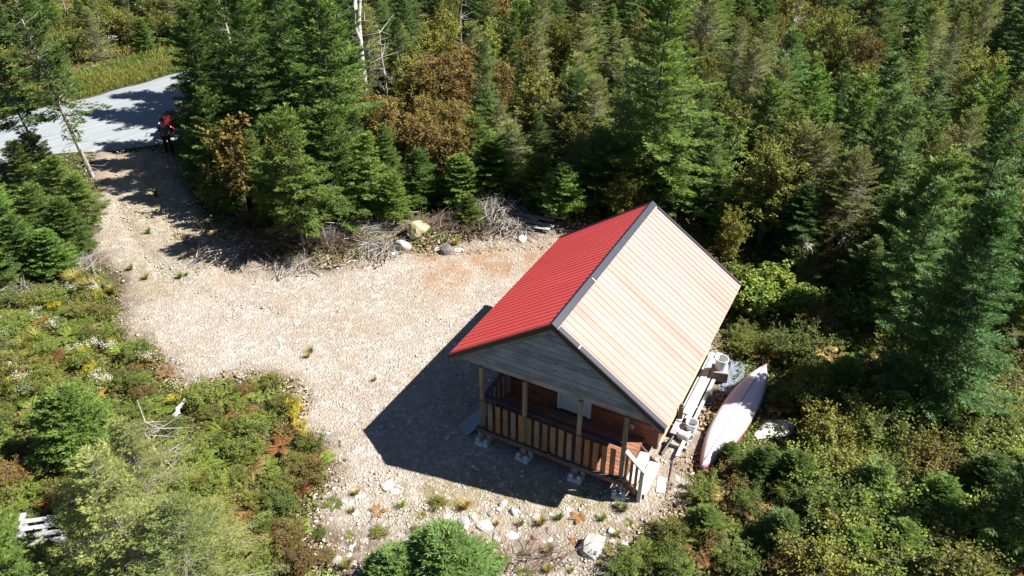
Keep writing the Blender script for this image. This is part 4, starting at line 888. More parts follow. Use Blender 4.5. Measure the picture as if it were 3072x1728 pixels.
for k in range(2): proto('sapling%d' % k, 'young_fir', conifer(85 + k, 2.8, (0.80, 0.95)[k], 'fir', base=(0.30, 0.16)[k], per=0.13, dens=1.2, sprig=0.11, wid=0.024), 2.8)
for k in range(2): proto('birch%d' % k, 'birch_tree', broadleaf(90 + k, 4.2, 1.05, ('leaf_olive', 'leaf_green')[k], 3, 5200, 0.10, 0.036, 'bark_pale'), 4.2)
for k in range(2): proto('alder%d' % k, 'alder_tree', broadleaf(94 + k, 3.6, 1.25, 'leaf_brown' if k == 0 else 'leaf_olive', 5, 8500, 0.080, 0.030), 3.6)
proto('gold', 'alder_tree', broadleaf(97, 2.2, 0.7, 'leaf_gold', 4, 2600, 0.09, 0.034), 2.2)
for k, mt in enumerate(('leaf_green', 'leaf_olive', 'leaf_green', 'leaf_brown')): proto('shrub%d' % k, 'shrub', broadleaf(100 + k, 0.95, 0.75, mt, 9, 3600, 0.055, 0.018, 'bark', 1.3, 0.15), 0.95)
proto('bigleaf', 'shrub', broadleaf(106, 1.5, 0.95, 'leaf_green', 7, 3000, 0.12, 0.05, 'bark', 1.2, 0.15), 1.5)
for k in range(3): proto('dead%d' % k, 'dead_tree', deadtree(110 + k, (8.0, 5.0, 3.2)[k], ('bark_pale', 'deadwood', 'deadwood')[k], fork=(k == 0)), (8.0, 5.0, 3.2)[k])

def fern_mesh(seed, mat, n=8, L=0.72):
    g = np.random.default_rng(seed); parts = []
    for k in range(n):
        az = 6.283 * k / n + g.normal(0, 0.25); L_ = L * g.uniform(0.75, 1.15); q = np.linspace(0.14, 0.98, 13); rise = g.uniform(0.55, 0.95)
        dh = np.array([math.cos(az), math.sin(az), 0]); P = dh * (q * L_)[:, None] + np.array([0, 0, 1.0]) * (rise * L_ * (q - 0.72 * q ** 2))[:, None] + 0.02 * np.array([0, 0, 1.0])
        tan = unit(np.gradient(P, axis=0)); sd_ = unit(np.cross(tan, [0, 0, 1.0])); up = np.cross(sd_, tan); pl = 0.30 * L_ * np.sin(np.pi * (0.12 + 0.86 * q)) ** 0.8
        for s_ in (-1, 1):
            V, F_ = kites(P, sd_ * s_ + tan * 0.35 + up * -0.12 + g.normal(0, 0.06, P.shape), up, pl, 0.030 * L_ / 0.72, 0.35); parts.append((V, F_, np.clip(0.5 + g.normal(0, 0.15, len(P)) + g.normal(0, 0.15), 0, 1)))
    V, F_, T = join(parts); return mesh_np('fern', V, F_, M[mat], T)
FERN = {c: [fern_mesh(200 + k, 'fern_' + c) for k in range(3)] for c in ('green', 'tan', 'rust')}
def tuft_mesh(seed, mat, n=170, h=0.5, spread=0.42):
    g = np.random.default_rng(seed); az = g.uniform(0, 6.28, n); r_ = g.uniform(0, 0.10, n); P = np.stack([r_ * np.cos(az), r_ * np.sin(az), np.zeros(n)], 1)
    o = g.uniform(0.1, 1.0, n) * spread; D1 = np.stack([np.cos(az) * o * 0.6, np.sin(az) * o * 0.6, np.full(n, 1.0)], 1); L1 = h * g.uniform(0.45, 0.75, n); parts = []
    U = unit(np.stack([np.cos(az), np.sin(az), np.full(n, 0.2)], 1)); T = np.clip(g.normal(0.5, 0.22, n), 0, 1); S = unit(np.cross(unit(D1), U)); wd = 0.006
    B = P + unit(D1) * L1[:, None]; D2 = unit(np.stack([np.cos(az) * (o + 0.35), np.sin(az) * (o + 0.35), np.full(n, 0.45)], 1)); C = B + D2 * (L1 * 0.75)[:, None]
    V = np.stack([P - S * wd, P + S * wd, B + S * wd, B - S * wd], 1).reshape(-1, 3); parts.append((V, np.arange(4 * n).reshape(-1, 4), T))
    V = np.stack([B - S * wd, B + S * wd, C + S * 0.001, C - S * 0.001], 1).reshape(-1, 3); parts.append((V, np.arange(4 * n).reshape(-1, 4), T))
    V, F_, T = join(parts); return mesh_np('grass_tuft', V, F_, M[mat], T)
TUFT = {'y': [tuft_mesh(300 + k, 'grass_y', 190, 0.55) for k in range(2)], 'g': [tuft_mesh(310 + k, 'grass_g', 150, 0.42) for k in range(2)]}
def flower_meshes(seed, petal, plume):
    g = np.random.default_rng(seed); n = 15; A = []; B = []; parts = []; fl = []
    for k in range(n):
        az = g.uniform(0, 6.28); r_ = g.uniform(0.02, 0.12); lean = g.uniform(0.05, 0.35); h = g.uniform(0.45, 0.75); a = np.array([math.cos(az) * r_, math.sin(az) * r_, 0]); b = a + np.array([math.cos(az) * lean, math.sin(az) * lean, h]); A.append(a); B.append(b)
        q = np.linspace(0.15, 0.85, 14)[:, None]; P = a + (b - a) * q; d = g.normal(0, 1, P.shape) * [1, 1, 0.3]; V, F_ = kites(P, d, unit(np.array([0, 0, 1.0]) + g.normal(0, 0.3, P.shape)), 0.085, 0.013); parts.append((V, F_, np.clip(g.normal(0.5, 0.2, 14), 0, 1)))
        m_ = 20 if plume else 16
        P = b + g.normal(0, 1, (m_, 3)) * ([0.055, 0.055, 0.085] if plume else [0.085, 0.085, 0.03]); V, F_ = kites(P, g.normal(0, 1, (m_, 3)) * [1, 1, 0.4], unit(np.array([0, 0, 1.0]) + g.normal(0, 0.5, (m_, 3))), 0.045, 0.018, 0.5); fl.append((V, F_, g.uniform(0, 1, m_)))
    V, F_ = sticks(np.array(A), np.array(B), 0.005, 0.003); parts.append((V, F_, np.full(len(F_), 0.3)))
    a, b, c = join(parts); d, e, f = join(fl); return mesh_np('foliage', a, b, M['leaf_green'], c), mesh_np('flowers', d, e, M[petal], f)
GOLD = flower_meshes(320, 'petal_y', True); ASTER = flower_meshes(330, 'petal_w', False)

def plant(key, x, y, sc, label, cat, group, rz=None, tilt=None, zs=None):
    name, meshes, H, _ = PROTO[key]; rz = random.uniform(0, 6.28) if rz is None else rz
    t = empty(name, (x, y, gz1(x, y) - 0.03), rz)
    if tilt: t.rotation_euler = (tilt[0], tilt[1], rz)
    s_ = sc if hasattr(sc, '__len__') else (sc, sc, sc * (zs or 1.0)); t.scale = s_
    for me in meshes: link(me.name.split('.')[0], me, t)
    tag(t, label, cat, group); return t

# ------------------------------------------------------------------ trees set by hand: base and top as read from the survey photo
TAKEN = []
def hand(key, bx, by, top=None, H=None, label='', cat='tree', group=None, fat=1.0, tilt=None, rz=None, mid=True):
    x_ = bx
    for _ in range(3 if mid else 1):           # bx is where mid crown stands in the survey photo
        g = ground_at(x_, by); h = H or height_to(x_, by, top)
        if mid: x_ += bx - proj(g[0], g[1], 0.5 * h)[0]
    s_ = h / PROTO[key][2]
    sx = fat * s_ ** 0.75; TAKEN.append((g[0], g[1], 0.45 + 0.28 * h * 0.5))
    return plant(key, g[0], g[1], (sx, sx, s_), label, cat, group, rz=rz, tilt=tilt)
hand('bigfir', 1985, 628, H=9.6, label='tallest bright green fir, directly behind the ridge end of the cabin roof', fat=1.1)
hand('fir0', 880, 758, top=335, label='green fir with bare thin pale trunk, foremost at the yard edge', fat=1.0)
hand('fir2', 1010, 688, top=318, label='bushy green fir second along the yard edge from the drive', fat=1.05)
hand('fir1', 1115, 668, top=400, label='slim green fir third along the yard edge from the drive', fat=1.1)
hand('fir2', 940, 668, top=325, label='green fir just behind the foremost bare trunked fir', fat=0.95)
hand('sapling0', 1185, 690, top=520, label='thin sapling fir standing left of the tan boulder')
hand('fir1', 1260, 635, top=445, label='green fir directly behind the tan boulder', fat=1.15)
hand('sapling1', 1375, 630, top=465, label='small green fir right of the tan boulder', fat=1.1)
hand('fir0', 1490, 615, top=400, label='green fir behind the brush heap in the middle of the forest edge', fat=1.1)
hand('little0', 1405, 690, top=600, label='tiny pale green fir at the front of the brush heap')
hand('sapling1', 1620, 618, top=470, label='small fir behind the grey plank pile', fat=1.15)
hand('sapling0', 1690, 668, top=500, label='yellow green sapling fir between the plank pile and the roof corner', fat=1.25)
hand('fir1', 1795, 640, top=400, label='green fir rising over the left roof slope', fat=1.2)
hand('fir1', 608, 452, H=5.8, label='fir right of the quad bike at the drive mouth', fat=0.8)
hand('dark1', 672, 440, H=7.6, label='tall dark spruce shading the drive mouth', fat=0.72)
hand('spruce1', 3150, 1650, H=4.6, label='dark spruce at the lower right edge', fat=1.0)
hand('fir1', 645, 605, top=275, label='bright green fir on the right side of the drive mouth', fat=1.0)
hand('fir1', 585, 560, top=395, label='low green fir beside the drive behind the standing person', fat=0.8)
hand('gold', 708, 640, top=350, label='slim yellow leaved alder between the drive firs', fat=1.0)
hand('dark0', 780, 560, H=8.8, label='tall dark spruce behind the drive firs, left of two', fat=1.0)
hand('dark1', 985, 545, H=8.6, label='tall dark spruce beside the white dead birch', fat=1.25)
hand('dark0', 870, 480, H=9.0, label='tall dark spruce further back between the two dark spruces', fat=0.9)
hand('dead0', 1075, 330, H=8.5, label='white barked dead birch with forked top left of the brown alders', cat='dead tree', fat=2.0)
hand('dead1', 1385, 285, H=6.5, label='thin pale dead trunk behind the brown alders', cat='dead tree')
hand('dead1', 2372, 300, H=6.8, label='dark leaning dead trunk in the upper right forest', cat='dead tree')
hand('dead2', 1150, 400, H=5.2, label='bare grey dead spire left of the brown alders', cat='dead tree', fat=1.5)
hand('dead1', 700, 440, H=8.2, label='tall grey dead trunk right above the drive mouth', cat='dead tree')
hand('spruce1', 1455, 455, top=130, label='blue green spruce among the brown alders', fat=1.0)
hand('fir0', 2010, 660, top=430, label='green fir close behind the roof ridge', fat=1.1)
hand('spruce0', 2130, 640, top=380, label='green spruce just right of the roof ridge end', fat=1.1)
hand('sapling1', 2200, 700, top=560, label='bushy small fir right of the ridge end', fat=1.3)
hand('spruce2', 2410, 765, top=545, label='blue green spruce standing over the grey root stump', fat=1.15)
hand('nearspruce', 2875, 1225, top=555, label='large blue green spruce standing alone at the right', fat=0.92, cat='tree')
for bx, by, h_, ky, lb in ((2690, 730, 5.6, 'spruce0', 'dark spruce left behind the lone right spruce'), (2800, 860, 5.2, 'fir0', 'fir standing just behind the lone right spruce'), (2960, 820, 6.2, 'spruce2', 'tall spruce right behind the lone right spruce'),
        (2760, 1000, 5.4, 'spruce2', 'broad dark spruce half hidden behind the lone right spruce'), (2600, 690, 5.0, 'spruce1', 'slim spruce right of the root stump'), (2560, 640, 5.6, 'fir2', 'broad fir behind the root stump')):
    hand(ky, bx, by, H=h_, label=lb)
hand('fir1', 2650, 800, top=590, label='narrow fir in the dark gap left of the large right spruce', fat=1.0)
hand('fir0', 3040, 1010, top=620, label='dark fir cut by the right edge of the photo', fat=1.1)
# left grove and the two leaning scraggy spruces
hand('scrag', 278, 530, H=8.2, label='leaning scraggy spruce with long bare pale trunk at the drive mouth', rz=0.35, fat=1.1, mid=False)
hand('scrag1', 150, 515, H=5.4, label='shorter leaning spruce with bare trunk left of the scraggy one', rz=0.2, fat=1.1, mid=False)
for bx, by, tp, ky, lb in ((60, 600, 420, 'fir2', 'fir at the top of the left grove under the short leaning spruce'), (180, 640, 470, 'fir2', 'fir of the left grove between the two leaning trunks'), (245, 690, 520, 'fir0', 'fir of the left grove nearest the drive'), (120, 740, 560, 'fir2', 'broad fir in the middle of the left grove'),
        (20, 780, 590, 'fir1', 'slim fir of the left grove close to the photo edge'), (205, 770, 600, 'sapling1', 'small fir at the lower right of the left grove'), (60, 830, 650, 'fir2', 'low broad fir at the bottom of the left grove'), (-40, 700, 470, 'fir0', 'fir cut by the left photo edge at the grove'), (150, 830, 690, 'sapling1', 'smallest fir at the bottom of the left grove'), (-60, 850, 640, 'fir2', 'lowest fir cut by the left photo edge'), (100, 545, 400, 'sapling1', 'small fir at the road end of the left grove')):
    hand(ky, bx, by, top=tp, label=lb, fat=1.08)
# nearest spruces, lower left
hand('olive0', 370, 1770, top=1340, label='olive green spruce with grey dead twigs, left of two in the lower left', fat=1.05)
hand('olive1', 560, 1800, top=1480, label='olive green spruce in the lower left nearest the stony yard', fat=1.15)
hand('olive0', 420, 1540, top=1260, label='pale olive spruce with a bare grey leader in the left bank', fat=0.95)
hand('olive1', 640, 1660, top=1500, label='low olive spruce bush at the edge of the rust ferns', fat=1.2)
hand('little0', 215, 1370, top=1180, label='green little fir above the rust coloured ferns on the left bank', fat=1.25)
hand('fir2', 20, 1850, top=1545, label='dark green fir filling the lower left corner', fat=1.1)
hand('little1', 1330, 1770, top=1610, label='blue green little spruce at the bottom edge, right of two', fat=1.5)
hand('little1', 1190, 1790, top=1665, label='blue green little spruce at the bottom edge, left of two', fat=1.4)
hand('little1', 2285, 1450, top=1350, label='little blue green spruce growing beside the canoe', fat=1.0)
hand('little0', 2190, 1395, top=1335, label='little fir overhanging the near end of the canoe', fat=1.0)
hand('little0', 2450, 1580, top=1490, label='little bright fir among the ferns right of the stair', fat=1.1)
hand('little0', 2560, 1700, top=1600, label='little bright fir at the bottom right', fat=1.2)
hand('dead2', 462, 1430, H=2.0, label='slim silver dead leader poking out of the left bank', cat='dead tree', fat=2.2)

for bx, by, tp, ky, lb in ((2380, 1470, 1370, 'little0', 'little fir right of the curved pale stick'), (2620, 1520, 1400, 'little1', 'little spruce below the pale branch pile'), (2820, 1560, 1440, 'little0', 'little fir in the lower right undergrowth'), (2350, 1640, 1550, 'little1', 'little spruce at the bottom below the canoe'),
        (2960, 1500, 1370, 'little1', 'little spruce near the right edge below the grey brush'), (2700, 1300, 1170, 'sapling1', 'small fir above the pale branch pile'), (2540, 1180, 1060, 'sapling1', 'small fir in the shade right of the canoe'), (2700, 1690, 1580, 'little0', 'little fir at the bottom right edge of the photo'), (2120, 1600, 1530, 'little0', 'little fir at the bottom right of the stair')):
    hand(ky, bx, by, top=tp, label=lb, fat=1.15)

# ------------------------------------------------------------------ forest fill
def gauss(px, py, cx, cy, rx, ry): return math.exp(-((px - cx) / rx) ** 2 - ((py - cy) / ry) ** 2)
ZN = {'back': 'in the forest behind the yard, left of the roof', 'mid': 'in the forest behind the roof', 'right': 'in the dense forest right of the cabin', 'road': 'on the far side of the road'}
KN = {'fir': 'green fir', 'spruce': 'blue green spruce', 'dark': 'tall dark spruce', 'birch': 'young pale barked birch', 'alder': 'leafy alder', 'olive': 'olive toned spruce with grey twigs', 'sapling': 'small fir'}
FOREST_MARKS = [(690, 430, 'above the drive mouth'), (880, 520, 'around the tall dark spruces by the drive'), (1050, 420, 'near the white dead birch'), (1000, 250, 'far behind the white dead birch'), (1300, 480, 'among the brown alders'), (1380, 300, 'behind the brown alders'), (1350, 120, 'at the top edge above the brown alders'),
    (1300, 620, 'behind the tan boulder'), (1600, 600, 'behind the grey plank pile'), (1650, 420, 'left of the tallest fir'), (1750, 200, 'at the top edge left of the tallest fir'), (2000, 520, 'around the tallest fir behind the ridge'), (2150, 330, 'right of the tallest fir'), (2200, 130, 'at the top edge right of the tallest fir'),
    (2380, 330, 'around the dark leaning dead trunk'), (2400, 640, 'behind the grey root stump'), (2620, 480, 'in the middle of the right hand forest'), (2650, 180, 'at the top edge of the right hand forest'), (2950, 130, 'in the upper right corner'), (2950, 420, 'in the upper part of the right edge'), (2880, 720, 'above the lone right spruce'), (3060, 950, 'on the right edge beside the lone spruce'), (3300, 600, 'past the right edge')]
LEFT_MARKS = [(80, 950, 'below the left grove'), (290, 950, 'by the yellow grass at the yard corner'), (80, 1150, 'among the white asters at the left edge'), (330, 1130, 'by the asters nearest the yard'), (520, 1230, 'around the pale grey log'), (720, 1220, 'along the top of the left bank'), (880, 1270, 'by the goldenrod at the yard edge'), (90, 1430, 'around the rust ferns at the left edge'), (420, 1420, 'around the silver dead leader'), (700, 1420, 'in the middle of the left bank'), (930, 1470, 'at the tip of the left bank'), (140, 1620, 'around the old pallet'), (500, 1650, 'under the olive spruces'), (850, 1650, 'at the bottom edge of the left bank')]
RIGHT_MARKS = [(2150, 1480, 'just right of the stair'), (2000, 1640, 'at the bottom edge right of the stones'), (2280, 1400, 'beside the near end of the canoe'), (2350, 1180, 'beside the far end of the canoe'), (2300, 870, 'by the big leaved bushes'), (2450, 950, 'below the root stump'), (2480, 1300, 'right of the flat white rock'), (2450, 1600, 'around the little bright fir'), (2700, 1400, 'around the pale branch pile'), (2650, 1150, 'left of the lone right spruce'), (2920, 1380, 'by the grey twiggy brush at the right edge'), (2750, 1620, 'at the bottom right'), (3000, 1620, 'in the bottom right corner'), (2230, 1680, 'at the bottom edge below the canoe')]
def mark(px, py, marks): return min(marks, key=lambda m_: (m_[0] - px) ** 2 + 1.6 * (m_[1] - py) ** 2)[2]
cnt = {}
cells = {}
def near_ok(x, y, d):
    cx, cy = int(x // 2.5), int(y // 2.5)
    for i in (-1, 0, 1):
        for j in (-1, 0, 1):
            for (a, b, c) in cells.get((cx + i, cy + j), ()):
                if (a - x) ** 2 + (b - y) ** 2 < (0.5 * (d + c)) ** 2: return False
    return True
def put(x, y, d): cells.setdefault((int(x // 2.5), int(y // 2.5)), []).append((x, y, d))
for (x, y, r_) in TAKEN: put(x, y, r_ * 1.3)
cand = np.random.default_rng(11).uniform((-52, 8), (58, 84), (9000, 2)); sdy = sdist(cand, YARD)
tr = random.Random(5)
for (x, y), s_ in zip(cand, sdy):
    px, py = proj(x, y)
    if px < -260 or px > 3072 + (900 if py < 900 else 500): continue
    if s_ > -0.9: continue
    u, v = road_uv(x, y)
    if -1.2 < v < road_near(u) + 0.7: continue
    hx, hy = to_cabin(x, y)
    if -2.5 < hx < 8.3 and -4 < hy < 8.2: continue
    tall = 1.0
    if v < 0:                                            # beyond the road
        if u < 15 and v > -9 : continue
        if u < 12 and tr.random() < 0.80: continue
        zone = 'road'
    elif px < 660 and py > 240: continue
    elif px < 480: continue
    elif px < 1000 and py > 800: continue
    elif px < 2150 and py > 700: continue
    elif px >= 2150:
        if px < 2560 and py > 800: continue
        if px < 2760 and py > 1120: continue
        if px < 3085 and py > 1280: continue
        if py > 1350 : continue
        if px > 3100 and py > 650 and tr.random() < 0.45: continue
        zone = 'right' if px > 2280 else 'mid'
        if px < 3072 and py > 780: tall = 0.9
    else: zone = 'back' if px < 1640 else 'mid'
    if 10.2 < x < 19 and 12 < y < 20.5: continue
    dist = math.hypot(x, y); d = 1.06 + 0.020 * max(0, dist - 26)
    if not near_ok(x, y, d): continue
    br = gauss(px, py, 1310, 465, 270, 120); ol = max(gauss(px, py, 1680, 400, 260, 170), gauss(px, py, 2260, 420, 240, 190), 0.6 * gauss(px, py, 2750, 380, 250, 160), 0.7 * gauss(px, py, 3000, 900, 160, 200))
    dk = max(gauss(px, py, 820, 400, 260, 190), 0.0); r_ = tr.random(); wv = float(wob(x, y, 0.35, 1))
    if br > 0.30 and r_ < 0.70 + 0.30 * br: key = tr.choice(['alder0', 'alder0', 'alder0', 'alder1']); h = tr.uniform(3.0, 4.4)
    elif r_ < 0.72 * ol: key = tr.choice(['birch0', 'alder1', 'birch0', 'olive0', 'olive1']); h = tr.uniform(3.2, 5.0)
    elif r_ < dk * 0.8: key = tr.choice(['dark0', 'dark1']); h = tr.uniform(6.5, 9)
    elif tr.random() < 0.38: key = tr.choice(['birch1', 'birch0', 'alder1', 'alder1', 'alder0', 'olive1']); h = tr.uniform(2.6, 4.6)
    else:
        key = tr.choice(['fir0', 'fir1', 'fir2', 'spruce0', 'spruce1', 'spruce2', 'spruce0', 'dark1', 'olive0']); h = tr.uniform(2.6, 5.4) + 0.9 * wv
        if key.startswith('dark'): h += 1.6
    if s_ > -4.0 and zone != 'road': h *= 0.72 + 0.06 * abs(s_)
    if 1130 < px < 1760 and 470 < py < 680: h = min(h, 3.3)
    if math.hypot(x - 4.6, y - 28.5) < 6.5: h = min(h, 4.3)
    if zone == 'road': h *= 0.62
    h = max(1.8, h * tall)
    base = key.rstrip('0123456789'); nm = PROTO[key][0]
    if cnt.get(nm, 0) >= 292: continue
    cnt[nm] = cnt.get(nm, 0) + 1; put(x, y, d)
    sc_ = h / PROTO[key][2]; sx = sc_ ** 0.7 * tr.uniform(0.72, 1.12)
    wh = ZN['road'] if zone == 'road' else mark(px, py, FOREST_MARKS); sz_ = 'low ' if h < 3.3 else ('high ' if h > 5.6 and base != 'dark' else ''); lb_ = sz_ + KN[base] + ' ' + wh
    plant(key, x, y, (sx, sx, sc_), lb_, 'tree', lb_.replace(' ' + wh, ' trees ' + wh), rz=tr.uniform(0, 6.28), tilt=(tr.gauss(0, 0.03), tr.gauss(0, 0.03)))
print('fill', cnt)

# ------------------------------------------------------------------ shrubs, ferns, grass tufts, flowers
ur = random.Random(21)
def single(name, me, x, y, sc, label, cat, group, zoff=0.0):
    o = link(name, me, None, (x, y, gz1(x, y) + zoff), (ur.gauss(0, 0.08), ur.gauss(0, 0.08), ur.uniform(0, 6.28)), (sc, sc, sc * ur.uniform(0.85, 1.15))); return tag(o, label, cat, group)
def inpoly(px, py, poly): return sdist(np.array([[px, py]]), np.array(poly, float))[0]
LEFT = [(-60, 860), (260, 860), (330, 900), (330, 990), (430, 1050), (520, 1130), (580, 1180), (740, 1140), (850, 1150), (890, 1210), (860, 1290), (960, 1360), (960, 1450), (900, 1590), (960, 1720), (-60, 1760)]
RIGHTL = [(2090, 1400), (2110, 1480), (2030, 1590), (1900, 1660), (1850, 1740), (3130, 1760), (3130, 1270), (2900, 1280), (2740, 1130), (2560, 860), (2480, 780), (2250, 800), (2260, 880), (2240, 1000), (2200, 1060), (2330, 1090), (2330, 1330)]
CANOE_A, CANOE_B = A_, B_
ROCKP = ground_at(2320, 1290)[:2]
def clear_of_canoe(x, y, r_):
    p = np.array([x, y])
    if np.linalg.norm(p - ground_at(140, 1625)[:2]) < 0.75: return False
    if np.linalg.norm(p - ROCKP - np.array([0.0, -0.25])) < 0.55 + r_: return False
    ab = CANOE_B - CANOE_A; t = np.clip(((p - CANOE_A) @ ab) / (ab @ ab), 0, 1); return np.linalg.norm(p - CANOE_A - t * ab) > 0.50 * (1 - abs(2 * t - 1) ** 2.3) + r_
def scatter(poly, n, fn, mind, seed):
    g = random.Random(seed); xs = [p[0] for p in poly]; ys = [p[1] for p in poly]; done = []; tries = 0
    W3 = np.array([ground_at(*p)[:2] for p in poly]); lo, hi = W3.min(0), W3.max(0)
    while len(done) < n and tries < n * 40:
        tries += 1; x, y = g.uniform(lo[0], hi[0]), g.uniform(lo[1], hi[1])
        if sdist(np.array([[x, y]]), W3)[0] < 0.0: continue
        if any((a - x) ** 2 + (b - y) ** 2 < mind * mind for a, b in done): continue
        done.append((x, y)); fn(x, y, g)
def shrub_left(x, y, g):
    px, py = proj(x, y)
    if sdist(np.array([[x, y]]), YARD)[0] > -0.25 or not clear_of_canoe(x, y, 0.3): return
    brown = max(gauss(px, py, 980, 1560, 110, 150), gauss(px, py, 80, 1450, 150, 120)); k = 'shrub3' if g.random() < 0.08 + 0.6 * brown else g.choice(['shrub0', 'shrub1', 'shrub2'])
    s_ = g.uniform(0.42, 0.85)
    lb_ = {'shrub0': 'low green leaved shrub on the left bank', 'shrub2': 'low green leaved shrub on the left bank', 'shrub1': 'low olive leaved shrub on the left bank', 'shrub3': 'low brown leaved shrub on the left bank'}[k].replace('on the left bank', mark(px, py, LEFT_MARKS)); plant(k, x, y, (s_, s_, s_ * 0.75), lb_, 'shrub', 'group of ' + lb_)
scatter(LEFT, 105, shrub_left, 0.62, 1)
def shrub_right(x, y, g):
    if not clear_of_canoe(x, y, 0.38): return
    px, py = proj(x, y)
    if py < 1130 and px > 2250 and g.random() < 0.55: return
    k = g.choice(['shrub0', 'shrub0', 'shrub1', 'shrub2', 'shrub2', 'shrub2', 'shrub3']); s_ = g.uniform(0.7, 1.5); s_ = min(s_, 0.7) if px < 2380 else s_
    lb_ = {'shrub0': 'green leaved shrub in the undergrowth right of the canoe', 'shrub2': 'green leaved shrub in the undergrowth right of the canoe', 'shrub1': 'olive leaved shrub in the undergrowth right of the canoe', 'shrub3': 'brown leaved shrub in the undergrowth right of the canoe'}[k].replace('in the undergrowth right of the canoe', mark(px, py, RIGHT_MARKS)); plant(k, x, y, (s_, s_, s_ * 0.85), lb_, 'shrub', 'group of ' + lb_)
scatter(RIGHTL, 150, shrub_right, 0.75, 2)
for k, (bx, by, tp, lb) in enumerate(((2200, 900, 805, 'big leaved green bush right of the roof corner'), (2310, 905, 810, 'big leaved green bush between the roof corner and the root stump'), (2390, 960, 875, 'big leaved green bush below the root stump'), (2260, 950, 850, 'low big leaved bush nearest the roof edge'))):
    g = ground_at(bx, by); h = height_to(bx, by, tp); plant('bigleaf', g[0], g[1], (h / 1.5 * 1.15,) * 2 + (h / 1.5,), lb, 'shrub', 'big leaved bushes by the roof')
for (bx, by, s_, lb) in ((2480, 1330, 1.35, 'rounded olive bush right of the canoe and white rock'), (2600, 1330, 1.5, 'tall green bush in the middle of the right undergrowth'), (2960, 1000, 1.9, 'yellow green bush behind the large right spruce')):
    g = ground_at(bx, by); plant('shrub1' if 'olive' in lb or 'yellow' in lb else 'shrub2', g[0], g[1], s_, lb, 'shrub', None)
def fern(colw, zone, label, smin, smax):
    def f(x, y, g):
        if not clear_of_canoe(x, y, 0.30): return
        if sdist(np.array([[x, y]]), YARD)[0] > -0.05: return
        c = g.choices(['green', 'tan', 'rust'], colw(*proj(x, y)))[0]
        single('fern', g.choice(FERN[c]), x, y, g.uniform(smin, smax), c.replace('tan', 'tan dried').replace('rust', 'rust brown') + ' fern ' + mark(*proj(x, y), LEFT_MARKS if 'left' in zone else RIGHT_MARKS), 'fern', c + ' ferns ' + mark(*proj(x, y), LEFT_MARKS if 'left' in zone else RIGHT_MARKS), 0.04)
    return f
scatter(LEFT, 170, fern(lambda px, py: (1.0, 0.08, 0.06 + 3.0 * gauss(px, py, 960, 1500, 160, 170) + 2.5 * gauss(px, py, 80, 1430, 160, 130)), 'on the left bank', 'on the left bank', 0.38, 0.78), 0.34, 3)
scatter(RIGHTL, 190, fern(lambda px, py: (1.0, 0.55, 0.25 + 1.5 * gauss(px, py, 1960, 1620, 160, 90)), 'in the right undergrowth', 'in the undergrowth right of the cabin', 0.40, 0.85), 0.42, 4)
EDGE = [(1030, 1480), (1500, 1540), (2000, 1560), (1980, 1640), (1800, 1740), (1000, 1740), (930, 1600)]
def edge_plant(x, y, g):
    px, py = proj(x, y); r_ = g.random()
    if r_ < 0.45: c = g.choices(['green', 'tan', 'rust'], (1, 0.08, 0.35))[0]; single('fern', g.choice(FERN[c]), x, y, g.uniform(0.18, 0.36), 'small ' + c.replace('rust', 'rust brown') + ' fern among the stones below the porch', 'fern', c + ' ferns below the porch', 0.03)
    elif r_ < 0.8: single('grass_tuft', g.choice(TUFT[g.choice('yg')]), x, y, g.uniform(0.3, 0.6), 'short grass tuft among the stones below the porch', 'grass', 'grass tufts below the porch')
    else: s_ = g.uniform(0.22, 0.4); plant('shrub%d' % g.choice([0, 1, 3]), x, y, (s_, s_, s_ * 0.7), 'tiny shrub among the stones below the porch', 'shrub', 'tiny shrubs below the porch')
scatter(EDGE, 46, edge_plant, 0.45, 5)
for k, (px, py, s_, c) in enumerate(((235, 860, 1.3, 'y'), (270, 880, 1.1, 'y'), (320, 868, 0.9, 'g'), (205, 845, 1.1, 'y'), (300, 910, 0.9, 'g'), (118, 1035, 1.2, 'g'), (90, 1050, 1.0, 'y'), (345, 885, 0.8, 'y'), (540, 835, 0.6, 'g'), (450, 705, 0.7, 'g'), (470, 590, 0.7, 'g'), (560, 830, 0.45, 'g'), (1340, 735, 0.6, 'g'), (1370, 742, 0.55, 'y'), (935, 1060, 0.55, 'g'), (925, 1075, 0.4, 'y'), (1125, 1145, 0.35, 'y'), (1870, 1535, 0.6, 'g'), (1850, 1525, 0.5, 'g'), (580, 1490, 1.1, 'g'), (610, 1470, 0.9, 'y'), (640, 1500, 0.8, 'g'), (1540, 700, 0.45, 'y'), (440, 840, 0.5, 'y'), (395, 812, 0.5, 'y'))):
    g = ground_at(px, py); where = 'along the left bank of the yard' if px < 360 or py > 1400 and px < 700 else ('on the stony ground by the porch corner' if px > 1700 else 'growing out of the gravel of the yard')
    single('grass_tuft', TUFT[c][k % 2], g[0], g[1], s_, ('yellow' if c == 'y' else 'green') + ' grass tuft ' + where, 'grass', ('yellow' if c == 'y' else 'green') + ' tufts ' + where)
def flower(ms, name, px, py, s_, label, group):
    g = ground_at(px, py); t = empty(name, (g[0], g[1], gz1(g[0], g[1]) + 0.02), ur.uniform(0, 6.28)); t.scale = (s_, s_, s_)
    for me in ms:
        o = link(me.name.split('.')[0], me, t)
        if o.name.startswith('flowers'): o['kind'] = 'stuff'
    tag(t, label, 'flower', group)
for px, py in ((170, 930), (290, 870), (305, 900), (255, 1080), (300, 1210), (40, 1175), (890, 1260), (905, 1290), (885, 1240), (530, 1215), (345, 1045), (120, 840), (275, 1130), (920, 1320)):
    flower(GOLD, 'goldenrod', px, py, 0.55, 'yellow goldenrod plant ' + ('at the left edge of the stony yard' if px > 800 else 'on the left bank'), 'goldenrod ' + ('by the yard' if px > 800 else 'on the left bank'))
